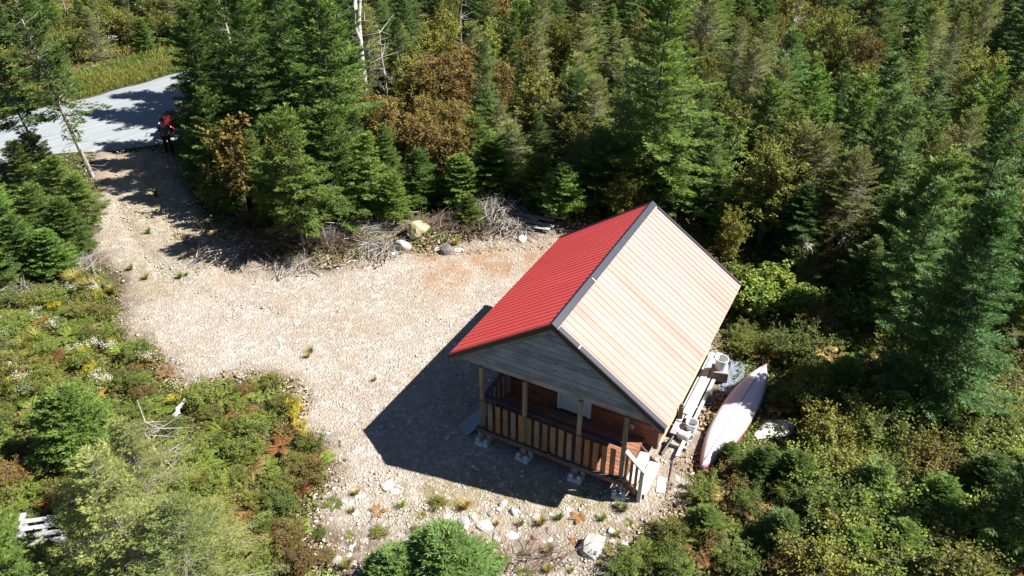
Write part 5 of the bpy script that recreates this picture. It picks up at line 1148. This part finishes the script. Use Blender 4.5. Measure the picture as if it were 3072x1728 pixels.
for px, py in ((225, 880), (120, 955), (35, 1020), (25, 1050), (60, 1120), (75, 1150), (310, 1150), (325, 1170), (230, 1075), (280, 1060), (440, 1090), (90, 1180), (300, 870), (20, 980), (180, 990), (290, 895), (15, 1100), (330, 1060)):
    flower(ASTER, 'white_aster', px, py, 0.6, 'white flowering aster clump on the left bank', 'asters on the left bank')
for px, py in ((345, 128), (340, 152), (270, 150), (220, 160), (470, 140)): flower(ASTER, 'white_aster', px, py, 1.3, 'white flowering clump beyond the road', 'white flowers beyond the road')
# bushes and young trees on the far side of the road
fr_ = random.Random(31)
for k in range(120):
    u = fr_.uniform(-16, 22); v = -fr_.uniform(3.4, 19); x, y = RU0 + RD * u + RN * (v - road_bend(u))
    if fr_.random() < 0.35 and v < -11: continue
    s_ = fr_.uniform(1.2, 2.3); kk = fr_.choice(['shrub0', 'shrub1', 'shrub2', 'shrub1', 'olive0', 'sapling1'])
    if kk.startswith('shrub'): plant(kk, x, y, s_, 'rounded bush on the far side of the road', 'shrub', 'bushes beyond the road')
    else: s_ = fr_.uniform(0.5, 0.8); plant(kk, x, y, s_, 'small conifer among the bushes beyond the road', 'tree', 'small conifers beyond the road')
for k, (u, v) in enumerate(((9, -13), (13, -12.5), (11, -16))):
    x, y = RU0 + RD * u + RN * v; plant('dead1', x, y, (1.3, 1.3, 0.75), 'grey bare tree skeleton beyond the road', 'dead tree', 'bare grey trees beyond the road')
# low plants at the foot of the forest edge
EDGE2 = [(560, 620), (640, 720), (720, 790), (1000, 745), (1300, 690), (1500, 650), (1720, 610), (1900, 600), (2150, 640), (2450, 740), (2500, 600), (1700, 500), (1200, 560), (800, 600), (600, 520)]
def forest_low(x, y, g):
    if sdist(np.array([[x, y]]), YARD)[0] > -0.6 or berm_d(np.array([x]), np.array([y]))[0] < 1.3: return
    r_ = g.random()
    if r_ < 0.5: s_ = g.uniform(0.6, 1.2); k = 'shrub%d' % g.choice([0, 1, 2, 3]); plant(k, x, y, s_, 'low shrub under the trees ' + mark(*proj(x, y), FOREST_MARKS), 'shrub', 'low shrubs ' + mark(*proj(x, y), FOREST_MARKS))
    else: s_ = g.uniform(0.45, 0.95); plant(g.choice(['little0', 'sapling0', 'sapling1']), x, y, s_, 'seedling fir under the trees ' + mark(*proj(x, y), FOREST_MARKS), 'tree', 'seedling firs ' + mark(*proj(x, y), FOREST_MARKS))
scatter(EDGE2, 85, forest_low, 0.85, 8)

# ------------------------------------------------------------------ ground cover and loose litter (uncountable)
g = np.random.default_rng(77)
def cover(name, n, ext, zone_fn, size, height, mat, label, flat=0.0):
    P = g.uniform((ext[0], ext[2]), (ext[1], ext[3]), (n, 2)); keep = zone_fn(P); P = P[keep]; n = len(P)
    z = gz(P[:, 0], P[:, 1]); cl_ = np.clip(0.5 + 0.6 * wob(P[:, 0], P[:, 1], 2.6, 3), 0.05, 1.2); hz_ = g.uniform(0, 1, n) * height * cl_
    pos = np.stack([P[:, 0], P[:, 1], z + 0.015 + hz_], 1); D = g.normal(0, 1, (n, 3)) * [1, 1, 0.35 * (1 - flat)]; U = unit(np.array([0, 0, 1.0]) + g.normal(0, 0.5 * (1 - 0.7 * flat), (n, 3)))
    sz = size * g.uniform(0.6, 1.4, n); T = np.clip(0.5 + 0.28 * wob(P[:, 0], P[:, 1], 0.9, 2) + g.normal(0, 0.16, n), 0, 1)
    V, F_ = kites(pos, D, U, sz, sz * 0.30, 0.5); o = link(name, mesh_np(name, V, F_, M[mat], T)); tag(o, label, mat == 'cover' and 'undergrowth' or 'litter', kind='stuff'); return o
def outside(P, yard=-0.1):
    u, v = road_uv(P[:, 0], P[:, 1]); hx, hy = to_cabin(P[:, 0], P[:, 1])
    px, py = proj(P[:, 0], P[:, 1], 0.0)
    return (sdist(P, YARD) + 0.35 * wob(P[:, 0], P[:, 1], 1.9, 4) < yard) & ((v < -0.3) | (v > road_near(u) + 0.2)) & ~((hx > -0.6) & (hx < 5.2) & (hy > -0.5) & (hy < 6.8)) & (px > -200) & (px < 3300) & (py < 1850)
cover('undergrowth', 150000, (-16, 16, 9, 24), outside, 0.085, 0.26, 'cover', 'low leafy undergrowth covering the banks near the cabin')
cover('undergrowth', 110000, (-34, 30, 24, 46), outside, 0.12, 0.30, 'cover', 'low leafy undergrowth on the forest floor')
cover('undergrowth', 60000, (-50, 50, 46, 80), outside, 0.19, 0.35, 'cover', 'low leafy undergrowth in the distant forest')
def bermzone(P): return (berm_d(P[:, 0], P[:, 1]) < 1.9 + 0.6 * wob(P[:, 0], P[:, 1], 1.2, 1)) | ((np.abs(sdist(P, YARD)) < 0.35) & (P[:, 1] < 20))
def weedzone(P):
    px, py = proj(P[:, 0], P[:, 1], 0.0); q_ = np.exp(-((px - 470) / 150) ** 2 - ((py - 650) / 170) ** 2) + 0.8 * np.exp(-((px - 420) / 130) ** 2 - ((py - 870) / 70) ** 2) + 0.5 * np.exp(-((px - 1250) / 300) ** 2 - ((py - 1560) / 90) ** 2) + 0.35 * np.exp(-((px - 900) / 120) ** 2 - ((py - 1130) / 70) ** 2)
    return (sdist(P, YARD) > 0) & (wob(P[:, 0], P[:, 1], 2.1, 2) > 0.15) & (g.random(len(P)) < 0.55 * q_)
cover('yard_weeds', 90000, (-22, 6, 9, 38), weedzone, 0.07, 0.05, 'cover', 'sparse low weeds growing through the gravel', 0.3)
cover('forest_edge_litter', 90000, (-18, 10, 9, 32), bermzone, 0.11, 0.10, 'litter', 'dry brown litter and chips along the forest edge', 0.5)
# grass of the verge and the field beyond the road
def blades(name, n, urange, vrange, h, mat, label, fn=None):
    u = g.uniform(*urange, n); v = g.uniform(*vrange, n); P = RU0[None] + u[:, None] * RD + (v - road_bend(u))[:, None] * RN
    if fn is not None: k_ = fn(u, v, P); P = P[k_]
    n = len(P); z = gz(P[:, 0], P[:, 1]); pos = np.stack([P[:, 0], P[:, 1], z], 1); D = g.normal(0, 0.38, (n, 3)); D[:, 2] = 1
    T = np.clip(0.5 + 0.3 * wob(P[:, 0], P[:, 1], 0.7, 5) + g.normal(0, 0.15, n), 0, 1); az = g.uniform(0, 6.28, n); U = np.stack([np.cos(az), np.sin(az), np.zeros(n)], 1)
    V, F_ = kites(pos, D, U, h * g.uniform(0.5, 1.3, n), 0.022, 0.35); tag(link(name, mesh_np(name, V, F_, M[mat], T)), label, 'grass', kind='stuff')
blades('verge_grass', 24000, (-18, 16), (-2.8, -0.1), 0.28, 'grass_y', 'dry yellow green grass along the far verge of the road')
blades('verge_grass', 22000, (-18, 16), (-4.5, 0.05), 0.30, 'grass_g', 'short green grass at the edge of the road')
blades('field_grass', 42000, (-22, 26), (-34, -3.6), 0.50, 'grass_y', 'brown dry grass field beyond the road', lambda u, v, P: wob(P[:, 0], P[:, 1], 0.35, 4) > -0.35)

# ------------------------------------------------------------------ stones
def rock_mesh(seed, mat, flat=0.6, sub=2, rough=0.22):
    bm = bmesh.new(); bmesh.ops.create_icosphere(bm, subdivisions=sub, radius=0.5); g_ = np.random.default_rng(seed)
    pl = [(unit(g_.normal(0, 1, 3)), g_.uniform(0.27, 0.44)) for _ in range(9)]
    for v in bm.verts:
        p = np.array(v.co); 
        for n_, d in pl:
            e = p @ n_ - d
            if e > 0: p = p - n_ * e * 0.92
        p = p * (1 + rough * 0.12 * g_.normal()); v.co = (p[0] * 1.12, p[1] * 0.92, p[2] * flat + 0.16 * flat)
    me = bpy.data.meshes.new('stone'); bm.to_mesh(me); bm.free(); me.materials.append(M[mat]); return me
ROCK = {m_: [rock_mesh(400 + 10 * i + k, m_, (0.45, 0.6, 0.75, 0.35)[k]) for k in range(4)] for i, m_ in enumerate(('rock', 'rock_white', 'rock_grey'))}
def stone(px, py, s_, mat, label, group=None, k=None, rz=None, name='stone', up=1.0):
    g_ = ground_at(px, py); o = link(name, ROCK[mat][ur.randrange(4) if k is None else k], None, (g_[0], g_[1], gz1(g_[0], g_[1]) - 0.02 * s_), (ur.gauss(0, 0.12), ur.gauss(0, 0.12), ur.uniform(0, 6.28) if rz is None else rz), (s_, s_ * ur.uniform(0.75, 1.1), s_ * up)); return tag(o, label, 'stone', group)
o = link('boulder', rock_mesh(501, 'rock_tan', 0.85, 3)); g_ = ground_at(1255, 722); o.location = (g_[0], g_[1], gz1(g_[0], g_[1]) + 0.02); o.scale = (1.05, 0.85, 1.0); o.rotation_euler = (0.1, 0.15, 0.6); tag(o, 'large tan boulder with a dark hollow at the forest edge', 'boulder')
o = link('boulder', rock_mesh(502, 'rock_white', 0.8, 3, 0.05)); g_ = ground_at(1207, 750); o.location = (g_[0], g_[1], gz1(g_[0], g_[1]) + 0.0); o.scale = (0.66, 0.55, 0.68); tag(o, 'smooth white boulder in front of the tan boulder', 'boulder')
o = link('boulder', rock_mesh(503, 'rock_white', 0.30, 3)); g_ = ground_at(2320, 1290); o.location = (g_[0], g_[1], gz1(g_[0], g_[1]) - 0.02); o.scale = (1.25, 0.9, 0.8); o.rotation_euler = (0, 0, 0.5); tag(o, 'flat white rock slab right of the canoe', 'boulder')
stone(1340, 760, 0.55, 'rock_grey', 'dark upright slate stone on the gravel near the tan boulder', k=2, up=1.5)
stone(1567, 725, 0.42, 'rock_white', 'angular white stone with dark side near the roof corner', k=2, up=1.2)
stone(1485, 730, 0.60, 'rock_grey', 'flat grey slate left of the angular white stone', k=3, up=0.4)
stone(1375, 752, 0.55, 'rock_white', 'flat white stone beside the upright slate', k=3, up=0.6)
for px, py, s_, mt, lb in ((940, 1168, 0.38, 'rock_grey', 'grey stone at the top of the left rocky corner of the yard'), (1140, 1272, 0.24, 'rock_grey', 'greenish grey stone in the roof shadow, upper of two'), (1150, 1287, 0.27, 'rock_grey', 'pale stone in the roof shadow, lower of two'), (1215, 1230, 0.28, 'rock', 'tan stone in the upper part of the roof shadow'),
        (1142, 1375, 0.28, 'rock', 'pale stone at the tip of the roof shadow'), (1617, 1492, 0.34, 'rock_grey', 'rounded grey stone at the shadow corner below the porch'), (1515, 1450, 0.22, 'rock', 'small stone in the shade below the porch'),
        (1162, 1462, 0.42, 'rock_white', 'long white stone on the gravel, left of a pair'), (1187, 1480, 0.30, 'rock_white', 'white stone on the gravel, right of a pair'), (1510, 1515, 0.30, 'rock_white', 'white stone below the porch shadow corner'),
        (1395, 1572, 0.40, 'rock_white', 'white stone left of the white rock cluster'), (1455, 1580, 0.45, 'rock_white', 'largest white stone of the cluster below the porch'), (1540, 1610, 0.42, 'rock_white', 'white angular stone right of the cluster'), (1780, 1640, 0.75, 'rock_white', 'broad white rock at the lower right of the stones'), (1120, 1690, 0.50, 'rock_white', 'rounded white rock at the bottom edge left of the little spruces'),
        (1010, 1680, 0.35, 'rock_white', 'white stone on dark soil at the bottom left'), (995, 1640, 0.30, 'rock', 'tan stone on dark soil at the bottom left'), (1420, 1620, 0.35, 'rock_grey', 'grey stone under the white rock cluster'), (2030, 1440, 0.30, 'rock_white', 'white stone by the pole right of the stair')):
    stone(px, py, s_, mt, lb)
sr = random.Random(41)
BOT = [(1000, 1430), (1330, 1490), (1640, 1530), (1960, 1540), (2060, 1440), (2000, 1600), (1800, 1660), (1500, 1720), (1060, 1720), (930, 1580)]
for (poly, n, lo, hi, where, mats) in ((BOT, 135, 0.11, 0.30, 'on the stony ground below the porch', ('rock', 'rock', 'rock_white', 'rock_white', 'rock_grey')), ([(1080, 1300), (1420, 1010), (1440, 1330), (1620, 1470), (1140, 1370)], 30, 0.12, 0.24, 'in the roof shadow', ('rock', 'rock_white', 'rock_grey')),
        ([(380, 1000), (600, 860), (1100, 800), (1600, 720), (1480, 900), (1050, 1290), (900, 1150), (560, 1140)], 55, 0.09, 0.19, 'on the sunny gravel yard', ('rock', 'rock', 'rock_white')), ([(290, 560), (480, 500), (600, 720), (900, 800), (360, 850), (280, 690)], 24, 0.12, 0.22, 'on the stony drive', ('rock', 'rock_white')),
        ([(700, 790), (1050, 760), (1300, 735), (1600, 700), (1650, 720), (1300, 775), (900, 820)], 42, 0.12, 0.30, 'along the foot of the forest edge', ('rock', 'rock', 'rock_grey', 'rock_white'))):
    W3 = np.array([ground_at(*p)[:2] for p in poly]); lo_, hi_ = W3.min(0), W3.max(0); k = 0
    while k < n:
        x, y = sr.uniform(lo_[0], hi_[0]), sr.uniform(lo_[1], hi_[1])
        if sdist(np.array([[x, y]]), W3)[0] < 0: continue
        mt = sr.choice(mats); s_ = lo + (hi - lo) * sr.random() ** (1.3 if 'below' in where else 2.2); k += 1
        o = link('stone', sr.choice(ROCK[mt]), None, (x, y, gz1(x, y) - 0.01), (sr.gauss(0, 0.2), sr.gauss(0, 0.2), sr.uniform(0, 6.28)), (s_, s_, s_ * sr.uniform(0.7, 1.1))); nmx = {'rock': 'tan', 'rock_white': 'white', 'rock_grey': 'grey'}[mt]
        tag(o, 'small ' + nmx + ' stone ' + where, 'stone', nmx + ' stones ' + where)
# loose gravel, uncountable
n = 42000; P = g.uniform(XY0, XY1, (n * 2, 2)); s_ = sdist(P, YARD); hx, hy = to_cabin(P[:, 0], P[:, 1]); pxx, pyy = proj(P[:, 0], P[:, 1])
dn = 0.32 + 0.3 * np.clip(wob(P[:, 0], P[:, 1], 0.8, 3), -1, 1) + 0.9 * np.exp(-((pyy - 1600) / 130) ** 2) + 0.35 * (P[:, 1] < 20)
keep = (s_ > -0.4) & ~((hx > -0.3) & (hx < 4.4) & (hy > 0.2) & (hy < 6.4)) & (g.random(n * 2) < dn); P = P[keep]; n = len(P)
b = np.array([[1, 0, 0], [-0.1, 1, 0], [-1, 0.1, 0], [0, -1, 0.1], [0.15, 0.1, 0.75], [0, 0, -0.4]]) ; fc = np.array([[0, 1, 4], [1, 2, 4], [2, 3, 4], [3, 0, 4], [1, 0, 5], [2, 1, 5], [3, 2, 5], [0, 3, 5]])
sz = 0.014 + 0.030 * g.random(n) ** 3.0 + 0.045 * g.random(n) ** 6 * (P[:, 1] < 14.5); sz = sz * (1 + 0.5 * (P[:, 1] > 24)); az = g.uniform(0, 6.28, n); c_, s2 = np.cos(az), np.sin(az); el = g.uniform(0.55, 1.0, n)
bb = b[None] * (1 + g.normal(0, 0.18, (n, 6, 3))); bx_ = bb[..., 0] * sz[:, None]; by_ = bb[..., 1] * (sz * el)[:, None]; bz_ = bb[..., 2] * (sz * g.uniform(0.3, 0.6, n))[:, None]
V = np.stack([P[:, 0, None] + bx_ * c_[:, None] - by_ * s2[:, None], P[:, 1, None] + bx_ * s2[:, None] + by_ * c_[:, None], (gz(P[:, 0], P[:, 1]) + 0.045)[:, None] + bz_], -1).reshape(-1, 3)
F_ = (fc[None] + 6 * np.arange(n)[:, None, None]).reshape(-1, 3); T = np.repeat(np.clip(g.normal(0.52, 0.22, n), 0, 1), 8)
tag(link('loose_gravel', mesh_np('loose_gravel', V, F_, M['gravel'], T)), 'loose stones strewn over the gravel yard', 'gravel', kind='stuff'); print('gravel', n)

n = 5200; P = g.uniform(XY0, XY1, (n * 2, 2)); s_ = sdist(P, YARD); hx, hy = to_cabin(P[:, 0], P[:, 1]); pxx, pyy = proj(P[:, 0], P[:, 1])
dn = 0.32 + 0.3 * np.clip(wob(P[:, 0], P[:, 1], 0.8, 3), -1, 1) + 0.9 * np.exp(-((pyy - 1600) / 130) ** 2) + 0.35 * (P[:, 1] < 20)
keep = (s_ > -0.4) & ~((hx > -0.3) & (hx < 4.4) & (hy > 0.2) & (hy < 6.4)) & (g.random(n * 2) < dn); P = P[keep]; n = len(P)
b = np.array([[1, 0, 0], [-0.1, 1, 0], [-1, 0.1, 0], [0, -1, 0.1], [0.15, 0.1, 0.75], [0, 0, -0.4]]) ; fc = np.array([[0, 1, 4], [1, 2, 4], [2, 3, 4], [3, 0, 4], [1, 0, 5], [2, 1, 5], [3, 2, 5], [0, 3, 5]])
sz = 0.030 + 0.050 * g.random(n) ** 2.0; az = g.uniform(0, 6.28, n); c_, s2 = np.cos(az), np.sin(az); el = g.uniform(0.55, 1.0, n)
bb = b[None] * (1 + g.normal(0, 0.18, (n, 6, 3))); bx_ = bb[..., 0] * sz[:, None]; by_ = bb[..., 1] * (sz * el)[:, None]; bz_ = bb[..., 2] * (sz * g.uniform(0.3, 0.6, n))[:, None]
V = np.stack([P[:, 0, None] + bx_ * c_[:, None] - by_ * s2[:, None], P[:, 1, None] + bx_ * s2[:, None] + by_ * c_[:, None], (gz(P[:, 0], P[:, 1]) + 0.045)[:, None] + bz_], -1).reshape(-1, 3)
F_ = (fc[None] + 6 * np.arange(n)[:, None, None]).reshape(-1, 3); T = np.repeat(np.clip(g.normal(0.60, 0.34, n), 0, 1), 8)
tag(link('loose_cobbles', mesh_np('loose_cobbles', V, F_, M['gravel'], T)), 'fist sized stones strewn over the gravel yard', 'gravel', kind='stuff'); print('cobbles', n)

# ------------------------------------------------------------------ dead wood
def sticks_mesh(name, A, B, ra, rb, mat):
    V, F_ = sticks(np.array(A), np.array(B), np.array(ra), np.array(rb)); return mesh_np(name, V, F_, M[mat])
def brush(px, py, rx, ry, h, n, mat, label, seed):
    g_ = np.random.default_rng(seed); c = ground_at(px, py); A, B, ra, rb = [], [], [], []; az0 = g_.uniform(0, 3.14)
    for _ in range(n):
        p = np.array([g_.normal(0, rx * 0.5), g_.normal(0, ry * 0.5), 0]); p[2] = h * g_.random() * math.exp(-(p[0] / rx) ** 2 - (p[1] / ry) ** 2) + gz1(c[0] + p[0], c[1] + p[1]) + 0.02; az = az0 + g_.normal(0, 0.7); L_ = g_.uniform(0.5, 1.8); r_ = 0.006 + 0.016 * g_.random() ** 2
        d = np.array([math.cos(az), math.sin(az), g_.normal(0.04, 0.16)]); a = p - d * L_ / 2; e = p + d * L_ / 2; a[2] = max(a[2], 0.0); e[2] = max(e[2], 0.0); m_ = (a + e) / 2 + g_.normal(0, 0.05, 3); A += [a, m_]; B += [m_, e]; ra += [r_, r_ * 0.7]; rb += [r_ * 0.7, r_ * 0.25]
        for _k in range(3): q_ = m_ + (e - m_) * g_.uniform(0, 0.9); A.append(q_); B.append(q_ + d * 0.18 + g_.normal(0, 0.16, 3) * [1, 1, 0.8]); ra.append(r_ * 0.45); rb.append(0.002)
    me = sticks_mesh('brush_pile', A, B, ra, rb, mat); o = link('brush_pile', me, None, (c[0], c[1], 0)); return tag(o, label, 'brush pile')
brush(1470, 667, 1.68, 0.88, 0.75, 221, 'deadwood', 'tangled heap of bare grey branches left of the plank pile', 1)
brush(1320, 702, 1.46, 0.66, 0.45, 136, 'deadbrown', 'brown brush heap between the tan boulder and the grey heap', 2)
brush(1090, 702, 1.68, 0.77, 0.55, 187, 'deadwood', 'grey brush heap left of the tan boulder', 3)
brush(950, 717, 1.57, 0.66, 0.45, 153, 'deadwood', 'grey branches heaped behind the foremost fir', 4)
brush(790, 752, 1.68, 0.66, 0.45, 153, 'deadbrown', 'brown brush heap at the shaded corner of the yard', 5)
brush(1130, 757, 0.67, 0.50, 0.35, 85, 'deadwood', 'small bundle of grey twigs beside the white boulder', 6)
brush(880, 802, 1.01, 0.39, 0.25, 85, 'deadwood', 'thin scatter of grey twigs under the foremost fir', 7)
brush(230, 795, 0.78, 0.66, 0.4, 102, 'deadwood', 'dead grey twigs under the left grove', 8)
brush(40, 880, 1.46, 0.77, 0.4, 136, 'deadwood', 'grey leafless brush below the left grove', 9)
brush(2680, 1405, 0.78, 0.55, 0.35, 57, 'deadwood', 'pile of pale grey branches in the right undergrowth', 10)
brush(2970, 1340, 1.01, 0.66, 0.45, 119, 'deadwood', 'dense grey twiggy brush near the right edge', 11)
brush(1610, 1690, 0.67, 0.33, 0.2, 44, 'deadbrown', 'thin dark twigs among the stones at the bottom', 12)
brush(2500, 800, 0.78, 0.55, 0.3, 44, 'deadwood', 'pale broken branches in the dark gap right of the stump', 13)
brush(300, 1690, 1.01, 0.66, 0.35, 85, 'deadwood', 'grey dead twigs under the olive spruces', 14)
brush(1400, 700, 1.3, 0.6, 0.5, 130, 'deadbrown', 'brown root tangle right of the tan boulder', 15)
brush(1540, 690, 1.0, 0.5, 0.35, 90, 'deadwood', 'grey branches in front of the plank pile', 16)
brush(1010, 745, 1.2, 0.5, 0.4, 120, 'deadbrown', 'brown twigs on the bank right of the foremost fir', 17)
brush(700, 770, 1.2, 0.5, 0.35, 90, 'deadwood', 'grey twigs in the shade at the turn of the drive', 18)
def log(px0, py0, px1, py1, r_, mat, label, z0=0.05, z1=0.05, name='fallen_log', cat='log'):
    a, b_ = ground_at(px0, py0), ground_at(px1, py1); a = Vector((a[0], a[1], gz1(a[0], a[1]) + z0)); b_ = Vector((b_[0], b_[1], gz1(b_[0], b_[1]) + z1)); g_ = np.random.default_rng(int(px0 + py0)); pts = [a.lerp(b_, q_) + Vector(g_.normal(0, 0.02, 3)) for q_ in np.linspace(0, 1, 6)]
    o = MB().tube(pts, [r_ * (1 - 0.45 * q_) for q_ in np.linspace(0, 1, 6)], 8).build(name, M[mat], None, smooth=True); return tag(o, label, cat)
log(525, 1258, 560, 1215, 0.09, 'bark_pale', 'pale grey log lying at the upper edge of the left bank', 0.10, 0.25)
log(500, 1300, 522, 1288, 0.08, 'bark_pale', 'short pale stub of wood on the left bank', 0.12, 0.2)
log(985, 755, 965, 690, 0.05, 'deadwood', 'bent grey snag leaning at the yard edge', 0.0, 0.7)
log(1085, 665, 1260, 685, 0.022, 'bark_pale', 'long thin pale pole lying above the tan boulder', 0.5, 0.5)
log(2340, 1425, 2420, 1400, 0.02, 'bark_pale', 'thin curved pale stick right of the little spruce', 0.3, 0.5)
log(890, 832, 955, 828, 0.045, 'deadwood', 'short grey log on the gravel under the foremost fir', 0.05, 0.05)
log(1000, 800, 1070, 785, 0.035, 'bark_pale', 'pale stick on the gravel by the grey twig bundle', 0.04, 0.04)
log(1610, 640, 1660, 665, 0.035, 'deadwood', 'grey pole leaning over the plank pile', 0.9, 0.2)
log(2490, 1425, 2560, 1395, 0.018, 'bark_pale', 'thin white stick in front of the pale branch pile', 0.45, 0.6)
log(1150, 1452, 1205, 1470, 0.045, 'bark_pale', 'short pale stick beside the long white stone', 0.06, 0.04)
# grey plank pile at the forest edge
pp = ground_at(1590, 682); PZ0 = gz1(pp[0], pp[1]); M['plankx'] = wood('weathered_pile_plank', (0.26, 0.26, 0.27), (0.46, 0.46, 0.47), 'x', var=0.2); M['plank_or'] = wood('orange_plank', (0.40, 0.22, 0.12), (0.55, 0.34, 0.2), 'x', var=0.1)
for k, (dx, dy, dz, L_, wd, rz, mt, lb) in enumerate(((0, 0.38, 0.22, 2.0, 0.18, -0.30, 'plankx', 'rearmost grey plank of the pile at the forest edge'), (-0.1, 0.02, 0.20, 2.2, 0.17, -0.38, 'plankx', 'middle grey plank of the pile at the forest edge'), (-0.2, -0.32, 0.18, 2.0, 0.18, -0.27, 'plankx', 'front grey plank of the pile at the forest edge'), (0.1, 0.12, 0.262, 0.5, 0.2, -0.75, 'plank_or', 'short orange board across the plank pile'), (0.95, 0.2, 0.28, 0.75, 0.09, -0.28, 'plank_or', 'short pinkish stick end on the right of the plank pile'), (-0.9, -0.1, 0.24, 0.9, 0.16, 0.3, 'plankx', 'crooked grey board at the left of the plank pile'))):
    o = MB().box(-L_ / 2, L_ / 2, -wd / 2, wd / 2, -0.018, 0.018).build('plank', M[mt], None, (pp[0] + dx, pp[1] + dy, PZ0 + dz), (0.04, 0.03, rz), bevel=0.003); tag(o, lb, 'plank', 'plank pile at the forest edge')
# old pallet, lower left
pa = ground_at(140, 1612); t_ = empty('pallet', (pa[0], pa[1], gz1(pa[0], pa[1]) + 0.05), 0.20); tag(t_, 'broken weathered wooden pallet in the lower left', 'pallet')
for k in range(4): MB().box(-0.55, 0.55, -0.42 + k * 0.235, -0.42 + k * 0.235 + 0.13, 0.12, 0.145).build('pallet_slat', M['plankx'], t_, bevel=0.003)
for x in (-0.52, -0.03, 0.46): MB().box(x, x + 0.09, -0.46, 0.46, 0.02, 0.119).build('pallet_stringer', M['beam_grey'], t_)
MB().box(-0.66, -0.54, -0.55, 0.62, 0.10, 0.16).build('pallet_end_board', M['plankx'], t_)
# grey root stump by the big leaved bushes
sp = ground_at(2400, 800); t_ = empty('root_stump', (sp[0], sp[1], gz1(sp[0], sp[1])), 0.3); tag(t_, 'upturned grey stump with long bare hanging roots', 'stump'); gg = np.random.default_rng(9)
MB().tube([(0, 0.1, 0), (0, 0.05, 0.5), (0.03, 0, 0.95)], [0.26, 0.20, 0.22], 10).build('stump_trunk', M['deadbrown'], t_, smooth=True)
for k in range(13):
    az = gg.uniform(3.4, 6.1); L_ = gg.uniform(0.5, 1.1); pts = [(0.12 * math.cos(az), 0.12 * math.sin(az), 0.95)]
    for q_ in np.linspace(0.2, 1, 6): pts.append((math.cos(az) * (0.15 + L_ * 0.7 * q_) + gg.normal(0, 0.04), math.sin(az) * (0.15 + L_ * 0.6 * q_) + gg.normal(0, 0.04), max(0.03, 1.0 + 0.2 * q_ - 1.1 * q_ ** 1.5 + gg.normal(0, 0.03))))
    MB().tube(pts, [0.026 * (1 - 0.75 * q_) for q_ in np.linspace(0, 1, 7)], 6).build('root', M['bark_pale'], t_, smooth=True)
